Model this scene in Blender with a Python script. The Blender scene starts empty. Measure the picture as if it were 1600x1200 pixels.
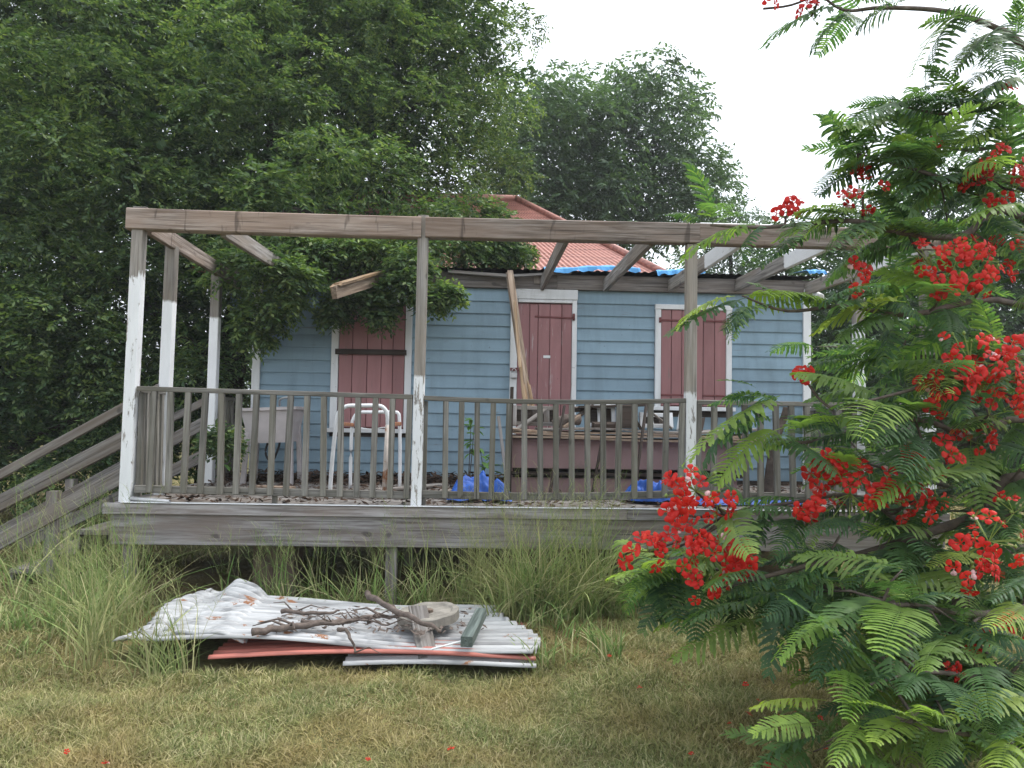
import bpy, math, random
import numpy as np
from mathutils import Vector, Matrix
random.seed(7); rng = np.random.default_rng(7)
SC = bpy.context.scene; COL = SC.collection
R = math.radians
# ------------------------------------------------------------------ camera, sky, sun, exposure
EYE = Vector((0, 0, 1.5)); YAW, PITCH, ROLL, FPX = R(2.316), R(2.57), R(0.963), 1200.0
fwd = Vector((math.sin(YAW)*math.cos(PITCH), math.cos(YAW)*math.cos(PITCH), math.sin(PITCH)))
r0 = Vector((math.cos(YAW), -math.sin(YAW), 0)); u0 = r0.cross(fwd)
rgt = r0*math.cos(ROLL)+u0*math.sin(ROLL); upv = u0*math.cos(ROLL)-r0*math.sin(ROLL)
cd = bpy.data.cameras.new('camera'); cam = bpy.data.objects.new('camera', cd); COL.objects.link(cam)
M = Matrix((rgt, upv, -fwd)).transposed().to_4x4(); M.translation = EYE; cam.matrix_world = M
cd.sensor_width = 36; cd.lens = 36*FPX/1600; cd.clip_end = 2000; cd.clip_start = 0.05
SC.camera = cam
W = bpy.data.worlds.new('World'); SC.world = W; W.use_nodes = True
wn = W.node_tree; wn.nodes.clear()
SUN_EL, SUN_AZ = R(62), R(70)          # azimuth clockwise from +Y (into the picture, to the right)
sky = wn.nodes.new('ShaderNodeTexSky'); sky.sky_type = 'NISHITA'; sky.sun_disc = False
sky.sun_elevation = SUN_EL; sky.sun_rotation = SUN_AZ; sky.dust_density = 5; sky.air_density = 1.2
hs = wn.nodes.new('ShaderNodeHueSaturation'); hs.inputs['Saturation'].default_value = 0.3
mx = wn.nodes.new('ShaderNodeMix'); mx.data_type = 'RGBA'; mx.inputs[0].default_value = 0.72
mx.inputs[7].default_value = (7.5, 8.1, 8.8, 1)     # even cloud cover
bg = wn.nodes.new('ShaderNodeBackground'); bg.inputs[1].default_value = 0.12
wo = wn.nodes.new('ShaderNodeOutputWorld')
wn.links.new(sky.outputs[0], hs.inputs['Color']); wn.links.new(hs.outputs[0], mx.inputs[6])
wn.links.new(mx.outputs[2], bg.inputs[0]); wn.links.new(bg.outputs[0], wo.inputs[0])
sd = bpy.data.lights.new('sun', 'SUN'); sd.energy = 1.5; sd.angle = R(18); sd.color = (1, .96, .9)
sun = bpy.data.objects.new('sun', sd); COL.objects.link(sun); sun.location = (8, 10, 14)
sdir = Vector((math.sin(SUN_AZ)*math.cos(SUN_EL), math.cos(SUN_AZ)*math.cos(SUN_EL), math.sin(SUN_EL)))
sun.rotation_euler = sdir.to_track_quat('Z', 'Y').to_euler()
vs = SC.view_settings; vs.view_transform = 'Standard'; vs.look = 'None'; vs.gamma = 1; vs.exposure = 1.08; vs.use_curve_mapping = False
SC.render.engine = 'CYCLES'; SC.cycles.use_denoising = True; SC.cycles.max_bounces = 6
SC.cycles.transparent_max_bounces = 8; SC.cycles.diffuse_bounces = 4; SC.cycles.caustics_reflective = False

def at(x, y, Y):
    """measure: world point seen at photo pixel (x, y) at depth Y"""
    v = fwd + rgt*((x-800)/FPX) + upv*((600-y)/FPX)
    return EYE + v*(Y/v.y)
def onz(x, y, z):
    v = fwd + rgt*((x-800)/FPX) + upv*((600-y)/FPX)
    return EYE + v*((z-1.5)/v.z)

# ------------------------------------------------------------------ node helpers
class NT:
    def __init__(s, name):
        s.m = bpy.data.materials.new(name); s.m.use_nodes = True; s.t = s.m.node_tree
        s.b = s.t.nodes['Principled BSDF']; s.out = s.t.nodes['Material Output']
    def n(s, kind, **kw):
        x = s.t.nodes.new('ShaderNode'+kind)
        for k, v in kw.items(): setattr(x, k, v)
        return x
    def l(s, a, b): s.t.links.new(a, b)
    def vec(s, scale=(1, 1, 1), rand=True, coord='Object'):
        tc = s.n('TexCoord'); v = tc.outputs[coord]
        if rand:
            oi = s.n('ObjectInfo'); mu = s.n('Math', operation='MULTIPLY'); mu.inputs[1].default_value = 53.0
            s.l(oi.outputs['Random'], mu.inputs[0])
            ad = s.n('VectorMath', operation='ADD'); s.l(v, ad.inputs[0]); s.l(mu.outputs[0], ad.inputs[1]); v = ad.outputs[0]
        mp = s.n('Mapping'); mp.inputs['Scale'].default_value = scale; s.l(v, mp.inputs[0]); return mp.outputs[0]
    def noise(s, vec, scale=1, detail=4, rough=.55, dist=0):
        x = s.n('TexNoise'); x.inputs['Scale'].default_value = scale; x.inputs['Detail'].default_value = detail
        x.inputs['Roughness'].default_value = rough; x.inputs['Distortion'].default_value = dist
        s.l(vec, x.inputs['Vector']); return x.outputs['Fac']
    def ramp(s, fac, stops):
        x = s.n('ValToRGB'); e = x.color_ramp.elements
        while len(e) < len(stops): e.new(.5)
        for i, (p, c) in enumerate(stops):
            e[i].position = p; e[i].color = (c, c, c, 1) if isinstance(c, (int, float)) else (*c, 1)
        s.l(fac, x.inputs[0]); return x.outputs[0]
    def mix(s, fac, a, b, mode='MIX'):
        x = s.n('Mix', data_type='RGBA', blend_type=mode)
        for i, v in ((0, fac), (6, a), (7, b)):
            if isinstance(v, (int, float)): x.inputs[i].default_value = v if i == 0 else (v, v, v, 1)
            elif isinstance(v, tuple): x.inputs[i].default_value = (*v, 1)
            else: s.l(v, x.inputs[i])
        return x.outputs[2]
    def math(s, op, a, b):
        x = s.n('Math', operation=op)
        for i, v in ((0, a), (1, b)):
            if isinstance(v, (int, float)): x.inputs[i].default_value = v
            else: s.l(v, x.inputs[i])
        return x.outputs[0]
    def fin(s, col, rough=.8, bump=None, bs=.3, bd=.004, spec=.3):
        if isinstance(col, tuple): s.b.inputs['Base Color'].default_value = (*col, 1)
        else: s.l(col, s.b.inputs['Base Color'])
        if isinstance(rough, (int, float)): s.b.inputs['Roughness'].default_value = rough
        else: s.l(rough, s.b.inputs['Roughness'])
        s.b.inputs['Specular IOR Level'].default_value = spec
        if bump is not None:
            b = s.n('Bump'); b.inputs['Strength'].default_value = bs; b.inputs['Distance'].default_value = bd
            s.l(bump, b.inputs['Height']); s.l(b.outputs[0], s.b.inputs['Normal'])
        return s.m
def wood_nodes(k, dark, light, warm, streak=1.0):
    g = k.noise(k.vec((1.3, 26, 26)), 1.6, 7, .62, .35)
    c = k.ramp(g, [(.36, dark), (.5, tuple((a+b)/2 for a, b in zip(dark, light))), (.64, light)])
    st = k.ramp(k.noise(k.vec((.9, 3.5, 3.5)), 1.4, 4, .6), [(.42, 0), (.62, 1)])
    c = k.mix(k.math('MULTIPLY', st, .65), c, warm)
    cr = k.ramp(k.noise(k.vec((.7, 60, 60)), 1.2, 3, .5), [(.30, 1), (.37, 0)])
    c = k.mix(k.math('MULTIPLY', cr, .75*streak), c, tuple(d*.3 for d in dark))
    oi = k.n('ObjectInfo'); v = k.math('ADD', k.math('MULTIPLY', oi.outputs['Random'], .45), .78)
    c = k.mix(1.0, c, v, 'MULTIPLY')
    kn = k.ramp(k.noise(k.vec((6, 9, 9)), 1.0, 1, .4), [(.73, 0), (.78, 1)])
    c = k.mix(k.math('MULTIPLY', kn, .6), c, tuple(d*.4 for d in dark))
    return c, k.math('SUBTRACT', g, k.math('MULTIPLY', cr, .5))
def wood(name, dark, light, warm, streak=1.0, bs=.5):
    k = NT(name); c, h = wood_nodes(k, dark, light, warm, streak); return k.fin(c, .88, h, bs, .006, .2)
def painted(name, paint, thresh, soft=.1, sgn=1, wear=.36, worn=((.13, .12, .11), (.34, .32, .30), (.24, .2, .16))):
    """peeling paint over weathered wood; paint ends at local x = thresh"""
    k = NT(name); c, h = wood_nodes(k, *worn)
    tc = k.n('TexCoord'); sx = k.n('SeparateXYZ'); k.l(tc.outputs['Object'], sx.inputs[0])
    e = k.noise(k.vec((5, 22, 22)), 2, 4, .6)
    pos = k.math('ADD', k.math('MULTIPLY', sx.outputs[0], sgn), k.math('MULTIPLY', k.math('SUBTRACT', e, .5), soft))
    m1 = k.ramp(k.math('ADD', k.math('MULTIPLY', k.math('SUBTRACT', thresh*sgn, pos), 40), .5), [(.0, 0), (1, 1)])
    w = k.noise(k.vec((3, 16, 16)), 2.2, 8, .68, .3)
    m2 = k.ramp(w, [(wear, 0), (wear+.05, 1)])
    f = k.math('MULTIPLY', m1, m2)
    pc = k.mix(k.math('MULTIPLY', k.ramp(k.noise(k.vec((2, 8, 8)), 1.5, 5, .6), [(.4, 0), (.8, 1)]), .4), paint, tuple(v*.62 for v in paint))
    return k.fin(k.mix(f, c, pc), .7, k.math('ADD', h, k.math('MULTIPLY', f, .5)), .4, .004, .3)
GREY = ((.105, .095, .09), (.30, .285, .275), (.19, .155, .125))
m_wood = wood('weathered_grey_wood', *GREY)
m_rail = wood('railing_wood', (.095, .09, .08), (.25, .238, .22), (.15, .14, .11))
k = NT('beam_wood'); c, h = wood_nodes(k, (.11, .085, .07), (.37, .315, .28), (.24, .17, .13), 1.3)
dr_ = k.ramp(k.noise(k.vec((9, 3, 1.2)), 1.3, 3, .6, .6), [(.62, 0), (.68, 1)]); c = k.mix(k.math('MULTIPLY', dr_, .6), c, (.045, .035, .03)); m_beam = k.fin(c, .88, h, .6, .007, .2)
m_fascia = wood('fascia_wood', (.13, .115, .11), (.34, .325, .33), (.19, .15, .13), .7)
m_dark = wood('dark_wood', (.03, .025, .022), (.09, .075, .065), (.06, .04, .03))
m_raw = wood('split_raw_wood', (.16, .10, .06), (.50, .37, .25), (.30, .19, .10), 1.1, 1.0)
m_ply = wood('plywood', (.20, .14, .10), (.42, .33, .26), (.3, .22, .16), .5)
m_split = wood('split_grey_timber', (.12, .085, .06), (.40, .32, .25), (.22, .16, .12), 1.3, 1.0)
m_ledger = wood('ledger_wood', (.10, .09, .085), (.26, .235, .22), (.16, .13, .11))
m_green = wood('green_painted_timber', (.07, .09, .085), (.19, .23, .215), (.12, .14, .12))
WHITE = (.74, .75, .77)
def tint_paint(name, base, worn_c, wear=.33, vary=.16, dirt=.35):
    k = NT(name); ge = k.n('NewGeometry'); mp = k.n('Mapping'); mp.inputs['Scale'].default_value = (5, 5, .9); k.l(ge.outputs['Position'], mp.inputs[0]); drip = k.ramp(k.noise(mp.outputs[0], 1.2, 6, .65, .3), [(.45, 0), (.7, .5)])
    w = k.noise(k.vec((1.2, 14, 14)), 2.0, 8, .66, .2)
    f = k.ramp(w, [(wear-.03, 0), (wear+.03, 1)])
    g = k.noise(k.vec((.8, 5, 5)), 1.3, 5, .6)
    c = k.mix(k.math('MULTIPLY', k.ramp(g, [(.38, 0), (.75, 1)]), dirt), base, tuple(b*.6 for b in base))
    oi = k.n('ObjectInfo'); v = k.math('ADD', k.math('MULTIPLY', oi.outputs['Random'], vary), 1-vary/2)
    c = k.mix(1.0, c, v, 'MULTIPLY'); c = k.mix(drip, c, k.mix(1.0, c, (.62, .62, .58), 'MULTIPLY'))
    sp = k.ramp(k.noise(k.vec((9, 16, 16)), 2.2, 2, .5), [(.735, 0), (.76, 1)])
    c = k.mix(k.math('MULTIPLY', sp, .6), k.mix(f, worn_c, c), (.06, .06, .06))
    return k.fin(c, .62, k.math('ADD', w, k.math('MULTIPLY', f, .3)), .25, .003, .35)
m_blue = tint_paint('blue_paint', (.232, .335, .415), (.17, .20, .22), .34, .2, .45)
m_pink = tint_paint('red_paint', (.34, .165, .168), (.22, .15, .14), .36, .2, .4)
m_pinkd = tint_paint('flaking_red_door_paint', (.34, .165, .17), (.40, .31, .31), .385, .22, .45)
m_white = tint_paint('white_paint', WHITE, (.34, .31, .28), .33, .08, .35)
def plain(name, col, rough=.6, metal=0, var=.25, scale=6, bump=0.0, spec=.4, dirt=None):
    k = NT(name); g = k.noise(k.vec((1, 1, 1)), scale, 5, .62)
    c = k.mix(k.ramp(g, [(.3, 0), (.75, 1)]), tuple(v*(1-var) for v in col), tuple(min(1, v*(1+var*.5)) for v in col))
    if dirt:
        d = k.ramp(k.noise(k.vec((1, 1, 1)), scale*.6, 6, .7), [(dirt[1], 0), (dirt[1]+.08, 1)]); c = k.mix(d, c, dirt[0])
    k.b.inputs['Metallic'].default_value = metal
    return k.fin(c, rough, g if bump else None, bump, .01, spec)
m_tarp = plain('blue_tarp', (.012, .09, .42), .6, 0, .35, 14, .3)
m_tarp2 = plain('faded_blue_tarp', (.09, .34, .68), .5, 0, .25, 9, .2)
m_tub = plain('grey_plastic', (.46, .42, .42), .5, 0, .2, 4, 0, .4, ((.2, .17, .15), .62))
m_tube = plain('white_enamel_tube', (.74, .75, .77), .35, 0, .1, 8, 0, .5, ((.28, .12, .06), .66))
m_rust = plain('rust', (.30, .13, .065), .85, 0, .5, 22, .4)
m_rusttube = plain('rusty_tube', (.62, .55, .5), .6, 0, .2, 9, .3, .3, ((.33, .14, .06), .48))
m_counter = plain('faded_pink_panel', (.33, .215, .205), .7, 0, .16, 2.5, .05, .3, ((.2, .15, .14), .64))
m_blackp = plain('black_pipe', (.015, .015, .017), .4)
m_concrete = plain('concrete', (.27, .25, .22), .92, 0, .4, 9, .5, .2)
m_block = plain('masonry_pier', (.20, .15, .12), .92, 0, .45, 7, .5, .2)
m_steel = plain('galvanised_metal', (.55, .55, .56), .4, .7, .2, 12)
m_bark = plain('bark', (.095, .075, .06), .95, 0, .5, 18, .8, .15)
m_barkd = plain('dark_bark', (.045, .038, .032), .95, 0, .5, 10, .8, .15)
m_stick = plain('dead_branch', (.15, .12, .105), .95, 0, .5, 20, .8, .15)
m_hinge = plain('painted_hinge', (.17, .05, .05), .6, 0, .3, 20)
m_black = plain('tarred_felt', (.03, .028, .027), .9, 0, .5, 14, .6, .2)
m_lamp = plain('white_lamp_plastic', (.72, .73, .75), .35, 0, .1, 8)
m_litter = plain('leaf_litter', (.09, .06, .045), .95, 0, .6, 30, 0, .1)
def leafmat(name, ca, cb, cc, trans=.35, byobj=False, patch=.6, rough=.55):
    k = NT(name)
    if byobj: f = k.n('ObjectInfo').outputs['Random']
    else: f = k.n('NewGeometry').outputs['Random Per Island']
    c = k.ramp(f, [(0, ca), (.55, cb), (1, cc)])
    tc = k.n('TexCoord'); mp = k.n('Mapping'); k.l(tc.outputs['Object'], mp.inputs[0])
    g = k.noise(mp.outputs[0], patch, 3, .6)
    v = k.ramp(g, [(.3, .45), (.5, .95), (.68, 1.0)]); c = k.mix(1.0, c, v, 'MULTIPLY'); c = k.mix(k.ramp(g, [(.52, 0), (.7, .55)]), c, k.mix(1.0, c, (1.9, 1.75, 1.3), 'MULTIPLY'))  # patchy leaf colour; its dark and bright areas also imitate hollows and lit clumps
    k.fin(c, rough, None, spec=.35)
    tr = k.n('BsdfTranslucent'); k.l(k.mix(1.0, c, (1.25, 1.35, .6), 'MULTIPLY'), tr.inputs[0])
    ms = k.n('MixShader'); ms.inputs[0].default_value = trans
    k.l(k.b.outputs[0], ms.inputs[1]); k.l(tr.outputs[0], ms.inputs[2]); k.l(ms.outputs[0], k.out.inputs[0]); return k.m
m_leaf = leafmat('broad_tree_leaf', (.045, .09, .045), (.10, .17, .072), (.20, .265, .10), .4, False, .9)
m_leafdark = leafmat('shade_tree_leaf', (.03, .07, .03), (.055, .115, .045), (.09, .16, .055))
m_leaffar = leafmat('far_tree_leaf', (.06, .105, .065), (.085, .15, .085), (.12, .19, .10), .4)
m_frond = leafmat('flame_tree_frond', (.065, .135, .075), (.125, .225, .085), (.28, .39, .10), .52, True, 1.5, .5)
m_young = leafmat('young_flame_tree_frond', (.20, .33, .075), (.29, .41, .095), (.38, .47, .11), .5, True, 1.5, .5)
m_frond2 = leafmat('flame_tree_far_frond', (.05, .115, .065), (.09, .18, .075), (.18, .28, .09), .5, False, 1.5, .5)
m_sap = leafmat('sapling_leaf', (.06, .14, .04), (.10, .22, .06), (.18, .32, .08), .35)
k = NT('red_petal'); f = k.math('ADD', k.math('MULTIPLY', k.n('ObjectInfo').outputs['Random'], .55), k.math('MULTIPLY', k.n('NewGeometry').outputs['Random Per Island'], .45))
c = k.ramp(f, [(0, (.42, .010, .010)), (.6, (.60, .022, .014)), (1, (.72, .05, .02))]); k.fin(c, .5, None, spec=.3)
tr = k.n('BsdfTranslucent'); k.l(c, tr.inputs[0]); ms = k.n('MixShader'); ms.inputs[0].default_value = .3
k.l(k.b.outputs[0], ms.inputs[1]); k.l(tr.outputs[0], ms.inputs[2]); k.l(ms.outputs[0], k.out.inputs[0]); m_petal = k.m
m_pale = plain('pale_petal', (.62, .36, .36), .5, 0, .5, 60)
m_bud = plain('green_bud', (.20, .28, .06), .5, 0, .3, 30)
def grassmat(name, cols, orange, patch):
    k = NT(name); f = k.n('NewGeometry').outputs['Random Per Island']
    c = k.ramp(f, [(i/(len(cols)-1), q) for i, q in enumerate(cols)])
    tc = k.n('TexCoord'); mp = k.n('Mapping'); k.l(tc.outputs['Object'], mp.inputs[0])
    g = k.ramp(k.noise(mp.outputs[0], patch, 4, .6, .5), [(.42, 0), (.68, 1)])
    c = k.mix(k.math('MULTIPLY', g, .6), c, orange)
    v = k.math('ADD', k.math('MULTIPLY', k.noise(mp.outputs[0], patch*2.7, 3, .6), .8), .6); c = k.mix(1.0, c, v, 'MULTIPLY')
    k.fin(c, .75, None, spec=.2)
    tr = k.n('BsdfTranslucent'); k.l(c, tr.inputs[0]); ms = k.n('MixShader'); ms.inputs[0].default_value = .25
    k.l(k.b.outputs[0], ms.inputs[1]); k.l(tr.outputs[0], ms.inputs[2]); k.l(ms.outputs[0], k.out.inputs[0]); return k.m
m_lawn = grassmat('dry_lawn_grass', [(.12, .17, .055), (.22, .25, .09), (.34, .33, .15), (.47, .43, .25)], (.40, .27, .12), 1.1)
m_tall = grassmat('tall_grass', [(.10, .20, .055), (.18, .29, .085), (.31, .38, .14), (.50, .46, .27)], (.38, .34, .17), .8)
k = NT('turf_soil'); tc = k.n('TexCoord'); g1 = k.noise(tc.outputs['Object'], .9, 5, .6); g2 = k.noise(tc.outputs['Object'], 30, 5, .7)
c = k.mix(k.ramp(g1, [(.4, 0), (.65, 1)]), (.17, .17, .07), (.24, .17, .08))
c = k.mix(k.ramp(g2, [(.35, .7), (.6, 0)]), c, (.06, .055, .03)); m_soil = k.fin(c, .95, g2, .6, .03, .1)
def sheetmat(name, col, wear):
    k = NT(name); g = k.noise(k.vec((1, 6, 6), False), 2.2, 6, .65); r = k.noise(k.vec((2, 3, 3), False), 2.3, 7, .7, .4)
    c = k.mix(k.ramp(g, [(.35, 0), (.75, 1)]), col, tuple(v*.72 for v in col))
    dd = k.ramp(k.noise(k.vec((1.1, 22, 22), False), 1.2, 5, .65), [(.44, 0), (.66, .85)]); c = k.mix(dd, c, tuple(v*.36 for v in col))
    c = k.mix(k.ramp(r, [(wear, 0), (wear+.035, 1)]), c, (.25, .11, .05)); return k.fin(c, .5, g, .1, .004, .4)
m_sheetw = sheetmat('white_corrugated_iron', (.50, .505, .515), .60)
m_sheetr = sheetmat('red_corrugated_iron', (.48, .16, .125), .7)
m_roofred = sheetmat('faded_red_roof_iron', (.50, .225, .185), .64)

# ------------------------------------------------------------------ object helpers
def mesh(name, V, F, smooth=False):
    me = bpy.data.meshes.new(name); me.from_pydata([tuple(v) for v in V], [], F)
    if smooth: me.polygons.foreach_set('use_smooth', [True]*len(me.polygons))
    me.update(); return me
def link(name, me, mat=None, parent=None, mw=None):
    o = bpy.data.objects.new(name, me); COL.objects.link(o)
    if mat is not None and me is not None and not me.materials: me.materials.append(mat)
    mw = mw if mw is not None else Matrix()
    if parent is not None:
        o.parent = parent; o.matrix_local = PW[parent.name].inverted() @ mw
    else: o.matrix_local = mw
    PW[o.name] = mw; return o
PW = {}
def tag(o, label=None, cat=None, group=None, kind=None):
    if label: o['label'] = label
    if cat: o['category'] = cat
    if group: o['group'] = group
    if kind: o['kind'] = kind
    return o
def thing(name, loc, label, cat, group=None):
    return tag(link(name, None, None, None, Matrix.Translation(Vector(loc))), label, cat, group)
def rect_prof(w, h, c):
    a, b = w/2, h/2
    return [(-a+c, -b), (a-c, -b), (a, -b+c), (a, b-c), (a-c, b), (-a+c, b), (-a, b-c), (-a, -b+c)]
def sweep_mesh(name, pts, prof, up=(0, 0, 1), rad=None, smooth=False, jag=None):
    """sweep a closed profile (u,v) along local points; u is sideways, v is towards up"""
    pts = [Vector(p) for p in pts]; up = Vector(up); n = len(pts); V = []; F = []; m = len(prof)
    for i, p in enumerate(pts):
        t = (pts[min(i+1, n-1)]-pts[max(i-1, 0)]).normalized()
        s = t.cross(up); s = s.normalized() if s.length > 1e-4 else Vector((1, 0, 0)); q = s.cross(t)
        k = rad[i] if rad else 1
        for j, (a, b) in enumerate(prof):
            off = t*random.uniform(-jag, jag) if jag and i in (0, n-1) else Vector()
            V.append(p+s*a*k+q*b*k+off)
    for i in range(n-1):
        for j in range(m): F.append((i*m+j, i*m+(j+1) % m, (i+1)*m+(j+1) % m, (i+1)*m+j))
    F.append(tuple(range(m-1, -1, -1))); F.append(tuple(range((n-1)*m, n*m)))
    return mesh(name, V, F, smooth)
_bc = {}
def board(name, p0, p1, w, h, mat, parent=None, up=(0, 0, 1), c=.004, sag=0, seg=1, share=False, jag=None):
    """timber from p0 to p1, w across, h towards up; local x runs along the grain"""
    p0, p1, up = Vector(p0), Vector(p1), Vector(up); d = p1-p0; L = d.length; x = d/L
    y = up.cross(x).normalized(); z = x.cross(y)
    mw = Matrix((x, y, z)).transposed().to_4x4(); mw.translation = (p0+p1)/2
    if sag and seg < 4: seg = 8
    key = (round(L, 3), w, h, mat.name, c) if share and not sag and not jag else None
    if key and key in _bc: me = _bc[key]
    else:
        pts = [(-L/2+L*i/seg, 0, -4*sag*(i/seg)*(1-i/seg)) for i in range(seg+1)]
        me = sweep_mesh(name, pts, rect_prof(w, h, c), jag=jag); me.materials.append(mat)
        if key: _bc[key] = me
    return link(name, me, mat, parent, mw)
def circ(r, n=8): return [(r*math.cos(2*math.pi*i/n), r*math.sin(2*math.pi*i/n)) for i in range(n)]
def tube(name, pts, r, mat, parent=None, n=8, rads=None):
    pts = [Vector(p) for p in pts]; o = pts[0].copy()
    d = (pts[-1]-pts[0]).normalized(); up = (0, 0, 1) if abs(d.z) < .8 else (0, 1, 0)
    me = sweep_mesh(name, [p-o for p in pts], circ(r, n), up, rads, True)
    return link(name, me, mat, parent, Matrix.Translation(o))
def smoothpts(pts, k=4):
    P = [Vector(p) for p in pts]; out = []
    for i in range(len(P)-1):
        a, b, c, d = P[max(i-1, 0)], P[i], P[i+1], P[min(i+2, len(P)-1)]
        for j in range(k):
            t = j/k; out.append(.5*((2*b)+(c-a)*t+(2*a-5*b+4*c-d)*t*t+(3*b-a-3*c+d)*t**3))
    out.append(P[-1]); return out
def block(name, lo, hi, mat, parent=None, c=.006):
    lo, hi = Vector(lo), Vector(hi); m = (lo+hi)/2; d = hi-lo
    return board(name, (lo.x, m.y, m.z), (hi.x, m.y, m.z), d.y, d.z, mat, parent, c=c)
def npmesh(name, V, Q, mat, smooth=False):
    """big quad or triangle mesh from numpy arrays"""
    me = bpy.data.meshes.new(name); V = np.asarray(V, np.float32); Q = np.asarray(Q, np.int32); k = Q.shape[1]
    me.vertices.add(len(V)); me.vertices.foreach_set('co', V.ravel())
    me.loops.add(Q.size); me.loops.foreach_set('vertex_index', Q.ravel())
    me.polygons.add(len(Q)); me.polygons.foreach_set('loop_start', np.arange(0, Q.size, k, dtype=np.int32))
    me.update(calc_edges=True); me.materials.append(mat)
    if smooth: me.polygons.foreach_set('use_smooth', np.ones(len(Q), bool))
    return me
def nrm(a): return a/np.maximum(np.linalg.norm(a, axis=-1, keepdims=True), 1e-6)
def gz(x, y):
    x, y = np.asarray(x, float), np.asarray(y, float)
    z = .035*np.sin(x*1.3+.6)*np.cos(y*1.1)+.02*np.sin(x*3.1+y*2.3)+.012*np.sin(x*5.7-y*4.9+1)
    z = z + .16*np.exp(-((x+2.9)**2/.5+(y-5.0)**2/.35))*(1) - .02
    far = np.clip((np.hypot(x, y)-14)/60, 0, 1); return z*(1-far)+far*.3
DECK = .785; YF = 6.3; YW = 8.75; XL, XR = -2.8, 3.75
# ------------------------------------------------------------------ ground
xs = np.concatenate([-np.geomspace(500, 9, 26), np.linspace(-8, 8, 110), np.geomspace(9, 500, 26)])
ys = np.concatenate([np.linspace(-60, 0, 10), np.linspace(.8, 14, 100), np.geomspace(15, 800, 30)])
GX, GY = np.meshgrid(xs, ys); nx, ny = len(xs), len(ys)
V = np.stack([GX, GY, gz(GX, GY)], -1).reshape(-1, 3); ii = np.arange(nx*ny).reshape(ny, nx)
Q = np.stack([ii[:-1, :-1], ii[:-1, 1:], ii[1:, 1:], ii[1:, :-1]], -1).reshape(-1, 4)
tag(link('ground', npmesh('ground', V, Q, m_soil, True)), kind='structure')
# ------------------------------------------------------------------ house
HL, HR = -2.56, 3.80
house = thing('house', ((HL+HR)/2, 9.9, 0), 'blue clapboard cottage with red shutters and a red hipped iron roof', 'house')
LZ = 2.985                                              # underside of the ledger
block('wall_core', (HL+.02, YW+.035, .62), (HR-.02, 10.9, 3.16), m_dark, house)
def clap(x0, x1, z, h, Y=YW, wig=0):
    prof = [(0, -.5), (-.024, -.5), (-.026, -.46), (-.008, .5), (0, .5)]
    me = None; L = x1-x0; n = 5; V = []; F = []
    for i in (0, 1):
        for (a, b) in prof: V.append(((i-.5)*L, a, b*h))
    for j in range(n): F.append((j, (j+1) % n, n+(j+1) % n, n+j))
    F += [tuple(range(n-1, -1, -1)), tuple(range(n, 2*n))]
    mw = Matrix.Translation(((x0+x1)/2, Y+.03, z)) @ Matrix.Rotation(wig, 4, 'Y')
    return link('clapboard', mesh('clapboard', V, F), m_blue, house, mw)
op = [(-1.70, -.80, 1.404, 2.838), (.325, 1.072, 0, 2.99), (1.992, 2.884, 1.691, 2.838)]   # x0 x1 z0 z1 of the framed openings
zb = .83; rows = 15; rh = (LZ-zb)/rows
for i in range(rows):
    z = zb+(i+.5)*rh; cuts = [HL+.06]
    for (a, b, z0, z1) in op:
        if z+rh*.5 > z0 and z-rh*.5 < z1: cuts += [a, b]
    cuts.append(HR-.06)
    for q in range(0, len(cuts), 2):
        a, b = cuts[q], cuts[q+1]
        if b-a > 3.6:
            m = random.uniform(a+1.2, b-1.2); clap(a, m-.002, z, rh*1.03); clap(m+.002, b, z, rh*1.03, wig=random.uniform(-.001, .001))
        else: clap(a, b, z, rh*1.03, wig=random.uniform(-.0015, .0015) if b-a > 1 else random.uniform(-.003, .003))
for sx, xx in ((-1, HL), (1, HR)):
    for i in range(rows+1):
        z = zb+(i+.5)*rh
        board('clapboard', (xx+sx*.008, YW+.06, z), (xx+sx*.008, 10.9, z), .024, rh*.97, m_blue, house, share=True)
board('corner_board', (HL+.025, YW, .80), (HL+.025, YW, LZ), .03, .09, m_white, house, up=(1, 0, 0))
board('corner_board', (HR-.025, YW, .80), (HR-.025, YW, LZ), .03, .09, m_white, house, up=(1, 0, 0))
board('skirting_board', (HL, YW+.03, .77), (HR, YW+.03, .77), .04, .11, m_dark, house)
for (a, b) in ((HL-.3, .30), (.303, .85), (.853, HR+.06)):
    board('ledger', (a, YW-.012, LZ+.088+random.uniform(-.004, .004)), (b, YW-.012, LZ+.088), .045, .17, m_ledger, house)
board('ledger_patch', (.62, YW-.045, LZ+.06), (.62, YW-.045, LZ+.165), .02, .075, m_wood, house, up=(1, 0, 0))
for x in np.linspace(HL+.3, HR-.3, 5):
    block('foundation_pier', (x-.2, YW+.05, -.05), (x+.2, YW+.45, .63), m_block, house, .012)
# openings
def planks(parent, x0, x1, z0, z1, n, Y, mat):
    e = np.cumsum(np.concatenate([[0], rng.uniform(.8, 1.2, n)])); e = x0+(x1-x0)*e/e[-1]
    for i in range(n):
        board('plank', ((e[i]+e[i+1])/2, Y+random.uniform(-.005, .005), z0+random.uniform(0, .012)), ((e[i]+e[i+1])/2, Y, z1-random.uniform(0, .006)), .022, e[i+1]-e[i]-.007, mat, parent, up=(1, 0, 0), c=.003)
def frame_board(nm, a, b, w, mat=m_white, Y=YW-.012, d=.045, up=(1, 0, 0)): return board(nm, a, b, d, w, mat, house, up=up, c=.005)
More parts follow.
